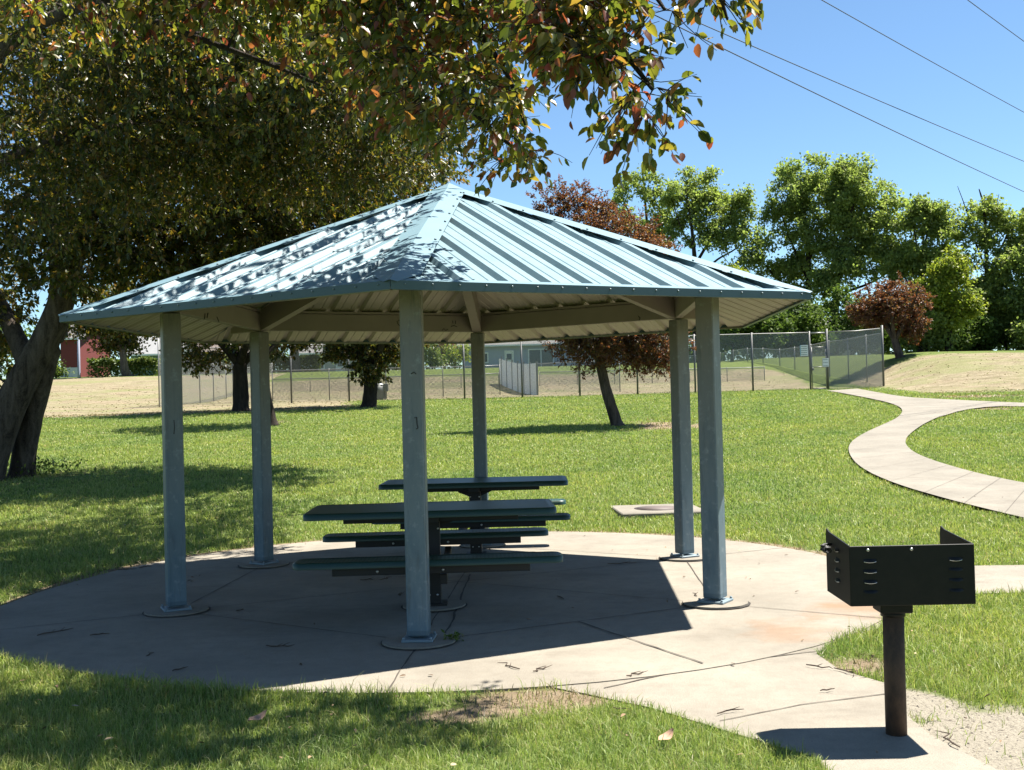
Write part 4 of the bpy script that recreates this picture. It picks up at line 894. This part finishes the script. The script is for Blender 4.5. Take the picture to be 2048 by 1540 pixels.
far_tree('elm_tree', 'dense green tree partly cut by the right edge of the picture', 2110, 690, 102, 400, [(2100, 480, 60, 80), (2120, 580, 80, 80)], 600, 24, M['leaf_far'], 27, .55, .34)
far_tree('willow_tree', 'yellow-green willow standing in front of the dark trees at right', 1895, 690, 97, 500, [(1905, 545, 45, 42), (1890, 590, 52, 45), (1915, 625, 40, 40), (1850, 590, 26, 34, .3)], 600, 30, M['leaf_lime'], 28, .6, .30, group=None)
far_tree('young_tree', 'small bright lime young tree beside the eave right of the roof', 1462, 690, 100, 500, [(1460, 545, 30, 30), (1440, 570, 34, 30)], 120, 20, M['leaf_lime'], 29, .5, .30, group=None, trunk=.14)
bush_l = [('tall dark green thicket below the tallest cottonwood', 1500, 640, 60, 60), ('dark thicket between the two trunks of the broad cottonwoods', 1590, 650, 60, 50), ('shaded thicket behind the red-brown plum tree', 1700, 640, 70, 60), ('green thicket right of the red-brown plum tree', 1850, 640, 45, 50), ('dark thicket under the yellow-green willow', 1930, 655, 50, 40), ('green thicket under the ragged tree at the right edge', 2010, 640, 55, 50), ('thicket cut by the right edge at the top of the bank', 2090, 640, 50, 60)]
for i, (lab, x_, y_, rx, ry) in enumerate(bush_l):
    far_tree('thicket', lab, x_, 690, 99 + 2 * (i % 3), y_ - ry, [(x_, y_, rx, ry), (x_ - rx * .5, y_ + ry * .55, rx * .8, ry * .7), (x_ + rx * .5, y_ + ry * .55, rx * .8, ry * .7)], 420, 28, M['leaf_dark'] if i in (0, 1, 2, 4) else M['leaf_far'], 40 + i, .7, .34, trunk=.12, group='thickets along the top of the bank', fk=.15)['category'] = 'bush'
def wood(x0, x1, d, fn, n, seed, name, lm):
    rg = np.random.default_rng(seed); a, b = at(x0, 700, d).x, at(x1, 700, d).x; x = rg.uniform(a, b, n); y = d + rg.uniform(-4, 4, n); g_ = gz(x, y)
    px = 1024 + x / d * F; top = np.array([at(u, fn(u), d).z for u in px]) * (1 + .05 * np.sin(px * .06) + .04 * np.sin(px * .17)); z = g_ + (top - g_) * (1 - rg.random(n) ** 1.5)
    o = leaf_mesh(name, np.stack([x, y, z], 1), rg.normal(0, 1, (n, 3)), rg.normal(0, .6, (n, 3)) + np.array([0, -.2, .8]), rg.uniform(.4, .9, n), rg.uniform(.3, .7, n), lm, None, True); tag(o, kind='stuff')
wood(1130, 2500, 134, lambda u: 640 - 14 * math.sin(u * .013), 17000, 77, 'far_wood', M['leaf_dark'])
wood(-500, 1180, 172, lambda u: 660 - 10 * math.sin(u * .011), 12000, 78, 'far_wood', M['leaf_dark'])
# --- trees and bushes by the houses
far_tree('street_tree', 'leafy tree with a pale flaring trunk in front of the hedge at left', 250, 755, 84, 600, [(200, 650, 70, 34), (280, 655, 60, 32), (240, 690, 50, 16, .4), (240, 600, 90, 40)], 420, 22, M['leaf_mid'], 31, .7, .3, group=None, limbs=[([(256, 757), (248, 735), (246, 705), (235, 660), (220, 610)], .42, .1), ([(246, 700), (275, 665), (290, 640)], .18, .04)], bmat=M['barkpale'])
far_tree('street_tree', 'thick-trunked tree behind the fence right of the left back column', 592, 747, 86, 600, [(560, 660, 60, 30), (630, 665, 60, 28), (690, 690, 50, 22, .5), (600, 610, 90, 40)], 420, 22, M['leaf_far'], 32, .7, .3, group=None, limbs=[([(592, 749), (590, 720), (588, 690), (580, 640)], .48, .2), ([(590, 700), (620, 660), (650, 640)], .2, .05)], bmat=M['barkpale'])
far_tree('bush', 'round green bush in front of the pale house left of the front column', 795, 745, 92, 670, [(790, 705, 34, 34), (815, 715, 26, 30), (770, 720, 24, 24)], 190, 24, M['leaf_hedge'], 33, .6, .24, group=None, trunk=.1)['category'] = 'bush'
far_tree('bush', 'dark purple bush beside the blue-grey house', 888, 735, 100, 670, [(888, 695, 18, 26), (884, 715, 18, 16)], 80, 20, M['leaf_red'], 34, .6, .26, group=None, trunk=.1)['category'] = 'bush'
far_tree('bush', 'yellow-green bush left of the blue-grey house', 908, 738, 97, 690, [(905, 715, 22, 20), (920, 705, 16, 20)], 90, 22, M['leaf_lime'], 35, .5, .22, group=None, trunk=.1)['category'] = 'bush'
far_tree('bush', 'green bush just right of the front column in front of the houses', 862, 738, 95, 690, [(860, 712, 18, 24), (868, 725, 16, 14)], 80, 22, M['leaf_hedge'], 36, .5, .22, group=None, trunk=.1)['category'] = 'bush'
far_tree('bush', 'round bush beside the multi-stemmed trunk in front of the white and red house', 110, 752, 86, 715, [(108, 735, 15, 16), (118, 742, 12, 10)], 70, 22, M['leaf_hedge'], 37, .45, .2, group=None, trunk=.1)['category'] = 'bush'
for i, (x_, d, w_) in enumerate(((-150, 165, 130), (330, 150, 120), (700, 155, 130), (1010, 165, 120), (1180, 140, 70))):
    far_tree('backdrop_tree', ['dark tree far beyond the houses at the far left', 'tall tree rising behind the teal house', 'tall tree rising behind the pale house', 'tall tree rising behind the blue-grey house', 'tree right of the blue-grey house behind the red crabapple'][i], x_, 720, d, 560, [(x_, 650, w_, 60), (x_ + 40, 600, w_ * .8, 50)], 300, 24, M['leaf_dark'], 60 + i, 1.4, .5, group='trees beyond the houses')
def hedge(x0, x1, ytop, ybot, d, label, seed):
    rg = np.random.default_rng(seed); a, b = at(x0, ybot, d), at(x1, ybot, d); h = (ybot - ytop) * d / F; n = int((b.x - a.x) * 1500)
    x = rg.uniform(a.x, b.x, n); y = d + rg.uniform(-.8, .8, n); base = gz(x, y); z = base + h * (1 - rg.random(n) ** 1.8 * .98) * (1.06 + .05 * np.sin(x * 1.9) + .05 * np.sin(x * 4.3))
    k = (np.abs(y - d) > .45) | (z - base > h * .75); pos = np.stack([x, y, z], 1)[k]; n = len(pos)
    o = leaf_mesh('hedge', pos, rg.normal(0, 1, (n, 3)), rg.normal(0, .6, (n, 3)) + np.array([0, -.2, .8]), rg.uniform(.12, .28, n), rg.uniform(.09, .2, n), M['leaf_hedge'], None, True)
    tag(o, label, 'hedge')
hedge(182, 322, 722, 755, 87, 'long clipped green hedge with sunlit top in front of the teal house', 1)
hedge(330, 455, 718, 752, 88, 'hedge behind the left side fence in front of the brown-roofed house', 4)
hedge(530, 640, 719, 748, 88, 'green hedge behind the fence beside the thick-trunked tree', 2)
# weeds at the trunk foot
p = gpt(92, 952); mb = MB(); n = 260; rg = np.random.default_rng(5)
pos = np.stack([p.x + rg.normal(0, .32, n), p.y + rg.normal(0, .25, n), float(gz(p.x, p.y)) + rg.uniform(.03, .3, n)], 1)
o = leaf_mesh('weeds', pos, rg.normal(0, 1, (n, 3)) + np.array([0, 0, .4]), rg.normal(0, .5, (n, 3)) + np.array([0, 0, 1]), rg.uniform(.05, .12, n), rg.uniform(.03, .06, n), M['leaf_hedge'], None, True)
n = 60; c = atz(908, 1283); pos2 = np.stack([c.x + rg.normal(0, .03, n), c.y + rg.normal(0, .022, n), rg.uniform(.01, .05, n)], 1)
o2 = leaf_mesh('weeds', pos2, rg.normal(0, 1, (n, 3)) + np.array([0, 0, .4]), rg.normal(0, .5, (n, 3)) + np.array([0, 0, 1]), rg.uniform(.02, .05, n), rg.uniform(.01, .025, n), M['leaf_hedge'], None, True)
tag(o2, 'small green weed tuft in the gap of the front column footing', 'weeds', None, 'stuff')
tag(o, 'patch of leafy weeds at the foot of the multi-stemmed tree', 'weeds', None, 'stuff')

# ------------------------------------------------------------------ fences
def fence(name, label, pts, tops, every, mat, post_r=.036, rail=True, cat='chain link fence', group=None, midrail=None, over=.08, pmat='galv', dark=True):
    """pts: ground points along the run; tops: height of the top rail there"""
    P0 = Vector(pts[0]); root = empty(name, P0, label, cat, group); S = [0.]
    for a, b in zip(pts[:-1], pts[1:]): S.append(S[-1] + (Vector(b) - Vector(a)).xy.length)
    def ev(s):
        for i in range(len(S) - 1):
            if s <= S[i + 1] or i == len(S) - 2:
                t_ = (s - S[i]) / (S[i + 1] - S[i]); p = Vector(pts[i]).lerp(Vector(pts[i + 1]), t_); return Vector((p.x, p.y, float(gz(p.x, p.y)))), tops[i] + (tops[i + 1] - tops[i]) * t_
    L = S[-1]; n = max(2, int(L / 1.2)); vs, uv = [], []
    for k in range(n + 1):
        p, h = ev(L * k / n); vs += [p + Vector((0, 0, .03)) - P0, p + Vector((0, 0, h)) - P0]; uv += [(L * k / n, 0), (L * k / n, h)]
    me = bpy.data.meshes.new('chain_link_mesh'); me.from_pydata([tuple(v) for v in vs], [], [[2 * k, 2 * k + 2, 2 * k + 3, 2 * k + 1] for k in range(n)])
    ul = me.uv_layers.new(name='UVMap')
    for lp in me.loops: ul.data[lp.index].uv = uv[lp.vertex_index]
    me.materials.append(mat); o = bpy.data.objects.new('chain_link_mesh', me); COL.objects.link(o); o.parent = root
    if rail:
        mb = MB(); mb.tube([vs[2 * k + 1] + Vector((0, 0, .01)) for k in range(n + 1)], .026, 6); mb.build('top_rail', [M[pmat]], root)
        if midrail:
            mb = MB(); mb.tube([vs[2 * k] + Vector((0, 0, midrail)) for k in range(n + 1)], .02, 6); mb.build('middle_rail', [M['galvdark']], root)
    m_ = max(1, round(L / every)); mb = MB()
    for k in range(m_ + 1):
        p, h = ev(L * k / m_); mb = MB(); mb.tube([p - P0 - Vector((0, 0, .1)), p - P0 + Vector((0, 0, h + over))], post_r, 8); mb.build('post', [M['galvdark'] if dark else M[pmat]], root)
    return root
def gp(px, d): 
    x_ = at(px, 790, d).x; return Vector((x_, d, float(gz(x_, d))))
DF = 53.
HF = 2.75
fence('chain_link_fence', 'tall chain link fence along the far edge of the lawn', [gp(352, DF), gp(585, DF), gp(930, DF), gp(1174, DF), gp(1510, DF), gp(1622, DF)], [HF] * 6, 2.74, M['chain'], .045)
# gate
g0, g1, g2 = gp(1622, DF), gp(1657, DF), gp(1768, DF)
fence('chain_link_fence', 'short tall fence panel right of the gate ending at the corner post', [g1 + V3(.0, 0, 0), g2], [HF + .02, HF + .04], 2.67, M['chain_dense'], .05, over=.16)
gate = empty('gate', g0 + V3(.05, -.02, 0), 'narrow chain link gate at the end of the winding path', 'gate')
gw = g1.x - g0.x - .1; mb = MB()
for a, b in (((.03, 0, .06), (.03, 0, 2.05)), ((gw - .03, 0, .06), (gw - .03, 0, 2.05)), ((.03, 0, 2.05), (gw - .03, 0, 2.05)), ((.03, 0, .06), (gw - .03, 0, .06)), ((.03, 0, 1.1), (gw - .03, 0, 1.1))): mb.tube([a, b], .022, 8)
mb.tube([(0, 0, HF - .02), (gw, 0, HF - .02)], .04, 8); mb.build('gate_frame', [M['galv']], gate)
me = bpy.data.meshes.new('chain_link_mesh'); me.from_pydata([(.03, .01, .06), (gw - .03, .01, .06), (gw - .03, .01, 2.05), (.03, .01, 2.05)], [], [[0, 1, 2, 3]]); ul = me.uv_layers.new(name='UVMap')
for i, q in enumerate(((0, 0), (gw, 0), (gw, 2), (0, 2))): ul.data[i].uv = q
me.materials.append(M['chain']); o = bpy.data.objects.new('chain_link_mesh', me); COL.objects.link(o); o.parent = gate
mb = MB(); mb.box((.06, -.05, 1.0), (.09, .05, .12), None, 0, .01); mb.build('latch', [M['galvdark']], gate)
# signs
def sign(px, py, wpx, hpx, d, label, lines, edge):
    c = at(px, py, d); s = d / F; W_, H_ = wpx * s, hpx * s; r = empty('sign', c, label, 'sign')
    mb = MB(); mb.box((0, 0, 0), (W_, .012, H_), None, 0, .003); mb.build('sign_board', [M['white']], r)
    mb = MB(); mb.box((-W_ / 2 + W_ * .05, -.007, 0), (W_ * .08, .003, H_ * .98)); mb.build('border_stripe', [edge], r)
    rg = random.Random(3); ink = simple('sign_lettering', (.05, .08, .1), .6)
    for k in range(lines):
        mb = MB(); z_ = H_ * (.36 - .74 * k / max(1, lines - 1)); x_ = -W_ * .36
        while x_ < W_ * .36:
            l_ = min(rg.uniform(.04, .1) * W_ * 2, W_ * .4 - x_); mb.box((x_ + l_ / 2, -.0075, z_), (l_, .003, H_ * .055)); x_ += l_ + W_ * .04
        mb.build('text_line', [ink], r)
sign(1608, 701, 16, 22, DF - .12, 'white notice sign with a blue edge hanging on the tall fence left of the gate', 5, simple('sign_blue', (.10, .30, .42), .5))
sign(1651, 725, 13, 17, DF - .06, 'small grey notice sign on the gate', 3, simple('sign_grey', (.4, .4, .4), .5))
# side runs and inner fences
def run(lst):
    return [Vector((at(px, 780, d).x, d, float(gz(at(px, 780, d).x, d)))) for px, yt, d in lst], [max(.8, at(px, yt, d).z - float(gz(at(px, 780, d).x, d))) for px, yt, d in lst]
p, h = run([(1768, 667, DF + .1), (1722, 674, 58), (1655, 684, 64), (1560, 700, 74), (1440, 719, 88), (1380, 728, 98)]); fence('chain_link_fence', 'side chain link fence running away from the right corner post', p, h, 3.4, M['chain_dense'], .03, dark=False)
p, h = run([(318, 664, DF), (345, 678, 54.5), (400, 704, 58), (480, 738, 66), (545, 752, 78)]); fence('chain_link_fence', 'side chain link fence running away from the left corner', p, h, 2.6, M['chain_dense'], .028, dark=False)
p, h = run([(545, 742, 60), (700, 738, 60), (950, 733, 60), (1000, 731, 60)]); fence('chain_link_fence', 'waist-high inner fence with bright top rail left of the white slatted screen', p, h, 2.9, M['chain_inner'], .028, pmat='galv')
p, h = run([(1076, 728, 60), (1150, 724, 60), (1240, 722, 60)]); fence('chain_link_fence', 'inner fence with bright top rail right of the white slatted screen', p, h, 2.5, M['chain_inner'], .028)
p, h = run([(545, 778, 66), (760, 772, 66), (998, 764, 66)]); fence('chain_link_fence', 'low inner fence crossing the dry slope on the left', p, h, 2.4, M['chain_inner'], .022)
p, h = run([(1080, 761, 66), (1300, 757, 66), (1530, 751, 66)]); fence('chain_link_fence', 'low inner fence crossing the dry slope on the right', p, h, 2.4, M['chain_inner'], .022)
# white slatted screen
s0, s1 = Vector((at(1075, 790, 57).x, 57, 0)), Vector((at(1000, 790, 68).x, 68, 0)); sc = empty('slatted_screen', (s0.x, s0.y, float(gz(s0.x, s0.y))), 'white slatted screen fence standing edge-on between the inner fences', 'fence')
mb = MB(); mp = MB(); L = (s1 - s0).length; dd = (s1 - s0).normalized(); n = 26
for k in range(n):
    a = s0 + dd * (L * k / n); q = a + dd * (L / n * .82); g_ = float(gz(a.x, a.y)) - float(gz(s0.x, s0.y)); top = 1.72 - .1 * k / n
    c = (a + q) / 2 - s0; rot = Matrix((dd, Vector((-dd.y, dd.x, 0)), Vector((0, 0, 1)))).transposed(); mb.box((c.x, c.y, g_ + top / 2 - .05), ((q - a).length, .03, top), rot)
    if k % 4 == 0: c = a - s0; mp.box((c.x, c.y, g_ + .85), (.05, .09, 1.8), rot)
mb.build('slats', [M['whitefence']], sc); mp.build('posts', [M['galv']], sc)
# barrel
b = at(757, 792, 56); tb_ = empty('trash_barrel', (b.x, b.y, float(gz(b.x, b.y))), 'dark trash barrel with a pale lid beside the forked tree trunk', 'trash barrel')
mb = MB(); mb.tube([(0, 0, 0), (0, 0, .1), (0, 0, .42), (0, 0, .45), (0, 0, .75)], [.25, .28, .29, .3, .29], 16); mb.build('drum', [M['galvdark']], tb_)
mb = MB(); mb.tube([(0, 0, .75), (0, 0, .79), (0, 0, .84)], [.3, .3, .18], 16); mb.build('lid', [M['white']], tb_)
b = at(770, 791, 56); tb_ = empty('waste_station', (b.x, b.y, float(gz(b.x, b.y))), 'small dark post box beside the trash barrel', 'waste station')
mb = MB(); mb.box((0, 0, .3), (.08, .08, .6), None, 0, .005); mb.build('post', [M['galvdark']], tb_); mb = MB(); mb.box((0, -.02, .62), (.36, .2, .4), None, 0, .02); mb.build('box', [M['galvdark']], tb_)

# ------------------------------------------------------------------ houses
glass = simple('window_glass', (.03, .04, .05), .08, .2)
def house(label, x0, x1, ybot, d, hw, col, roofc, wins, depth=8, rise=1.7, low=None, dn=None):
    a = at(x0, ybot, d); b = at(x1, ybot, d); W_ = b.x - a.x; z0 = min(float(gz(a.x, d)), float(gz(b.x, d))) - .2; r = empty('house', (a.x, d, z0), label, 'house')
    wm = simple('siding', col, .8, .06, 2.); rm = simple('shingles', roofc, .9, .2, 3.)
    mb = MB(); mb.box((W_ / 2, depth / 2, hw / 2), (W_, depth, hw)); mb.add([(0, 0.02, hw - .002), (0, depth - .02, hw - .002), (0, depth / 2, hw + rise * .93)], [[0, 1, 2]]); mb.add([(W_, 0.02, hw - .002), (W_, depth - .02, hw - .002), (W_, depth / 2, hw + rise * .93)], [[2, 1, 0]])
    wl = mb.build('wall', [wm], r)
    if low: mb = MB(); mb.box((W_ / 2, -.03, low[0] / 2), (W_ - .1, .06, low[0])); mb.build('lower_wall', [simple('lower_siding', low[1], .8, .05)], r)
    mb = MB(); o_ = .55; k = (depth / 2 + o_) / (depth / 2); e = hw + rise - rise * k
    for s in (0, 1):
        y0 = -o_ if s == 0 else depth + o_
        q = [(-o_, y0, e), (W_ + o_, y0, e), (W_ + o_, depth / 2, hw + rise), (-o_, depth / 2, hw + rise)]; q2 = [(x_, y_, z_ + .14) for x_, y_, z_ in q]
        mb.add(q + q2, [[0, 1, 2, 3], [7, 6, 5, 4], [0, 4, 5, 1], [0, 3, 7, 4], [1, 5, 6, 2]])
    mb.build('roof', [rm], r)
    mb = MB(); mb.box((W_ / 2, -o_ - .02, e + .06), (W_ + 2 * o_, .03, .17)); mb.build('gutter', [M['white']], r)
    for kind, cx, cz, w_, h_ in wins:
        mb = MB()
        for s in (-1, 1): mb.box((cx + s * w_ / 2, -.05, cz), (.12, .1, h_ + .12)); mb.box((cx, -.05, cz + s * h_ / 2), (w_ - .12, .1, .12))
        if w_ > 1.4: mb.box((cx, -.045, cz), (.1, .08, h_ - .12))
        o = mb.build('door' if kind == 'd' else 'window', [M['white']], r)
        mb = MB(); mb.box((cx, -.02, cz), (w_ - .1, .03, h_ - .1))
        if kind == 'd': mb.build('panel', [M['white']], o); mb = MB(); mb.box((cx, -.06, cz + h_ * .2), (w_ * .6, .05, h_ * .3)); mb.build('pane', [glass], o)
        else: mb.build('pane', [glass], o)
    return r
house('blue-grey house with a small white door and wide white-framed patio doors', 925, 1290, 737, 116, 3.0, (.30, .33, .41), (.13, .125, .12), [('d', 4.95, 1.25, .85, 2.0), ('w', 8.3, 1.3, 2.6, 2.1), ('w', 2.0, 1.6, 1.4, 1.0), ('w', 14, 1.6, 1.6, 1.1)])
house('white and dark red house behind the leaning trunk', 122, 160, 742, 118, 4.6, (.12, .02, .018), (.12, .11, .105), [], low=(1.4, (.4, .41, .42)), depth=9)
house('teal green house with a pale grey roof behind the clipped hedge', 262, 352, 741, 116, 2.7, (.12, .19, .165), (.2, .2, .2), [('w', 2.7, 1.7, 1.0, .7), ('w', .8, 1.7, .9, .9)], rise=1.9)
house('brown-roofed house behind the left side fence', 366, 520, 741, 122, 3.0, (.09, .07, .06), (.12, .095, .08), [('w', 2., 1.6, 1.4, 1.), ('w', 6, 1.6, 1.4, 1.0)], rise=1.9)
house('pale grey house behind the thick-trunked tree', 600, 780, 742, 120, 2.8, (.34, .34, .33), (.15, .145, .14), [('w', 2., 1.5, 1.3, 1.1), ('d', 4.4, 1.1, .9, 2.), ('w', 7, 1.5, 1.4, 1.1)])
house('pale house barely showing through the thicket behind the gate', 1590, 1700, 705, 124, 3.2, (.38, .37, .36), (.27, .26, .25), [('w', 2.0, 1.8, 1.4, 1.0)])
# lamp post and a small grill far away
b = at(158, 742, 86); r = empty('lamp_post', (b.x, b.y, float(gz(b.x, b.y)) - .05), 'pale blue-white pole in front of the white and red house', 'pole')
mb = MB(); mb.tube([(0, 0, 0), (0, 0, .3), (0, 0, 5.2)], [.14, .11, .09], 10); mb.build('shaft', [simple('pole_paint', (.25, .28, .36), .5)], r)
mb = MB(); mb.tube([(0, 0, 5.2), (.3, 0, 5.6), (1.2, 0, 5.75)], .04, 6); mb.box((1.4, 0, 5.72), (.5, .2, .12), None, 0, .03); mb.build('lamp_head', [M['galv']], r)
# ------------------------------------------------------------------ cables
cab = [((1290, 18), (2048, 381), 8.0, 'lowest of the power cables, running from behind the leaves to the right edge'), ((1300, 0), (2048, 320), 9.0, 'middle power cable just above the lowest one'), ((1650, 0), (2048, 221), 10.5, 'upper power cable crossing the blue sky at right'), ((1942, 0), (2048, 78), 11.5, 'power cable cutting the top right corner')]
for a, b, z_, lab in cab:
    A, B = atz(a[0], a[1], z_), atz(b[0], b[1], z_); d = (B - A); A = A - d.normalized() * 22; B = B + d.normalized() * 25; L = (B - A).length; pts = []
    for k in range(41):
        t_ = k / 40; q = A.lerp(B, t_); q.z -= 4 * .35 * (t_ * (1 - t_) - .2); pts.append(q - A)
    mb = MB(); mb.tube(pts, .010, 6); o = mb.build('power_cable', [M['wire']], None, A); tag(o, lab, 'cable', 'overhead power cables')

n = 420; rg = np.random.default_rng(31); lx, ly = scatter(4.6, 15, lambda d: 7 * (6 / d) ** .8); on = inside(pad_poly, lx, ly) | inside(apron, lx, ly); k = ~on | (rg.random(len(lx)) < .35); lx, ly, on = lx[k], ly[k], on[k]; n = len(lx)
lz = np.where(on, .008, gz(lx, ly) + .045); pos = np.stack([lx, ly, lz], 1); dv = rg.normal(0, 1, (n, 3)); dv[:, 2] *= .15
t = NT('leaf_litter'); gq = t.n('ShaderNodeNewGeometry'); t.base(t.ramp(gq.outputs['Random Per Island'], [(0, (.06, .04, .025)), (.5, (.16, .10, .055)), (.85, (.28, .19, .10)), (1., (.36, .3, .2))])); t.set(roughness=.85)
o = leaf_mesh('leaf_litter', pos, dv, rg.normal(0, .25, (n, 3)) + np.array([0, 0, 1]), rg.uniform(.015, .045, n), rg.uniform(.008, .02, n), t.mat, None, False); tag(o, kind='stuff')
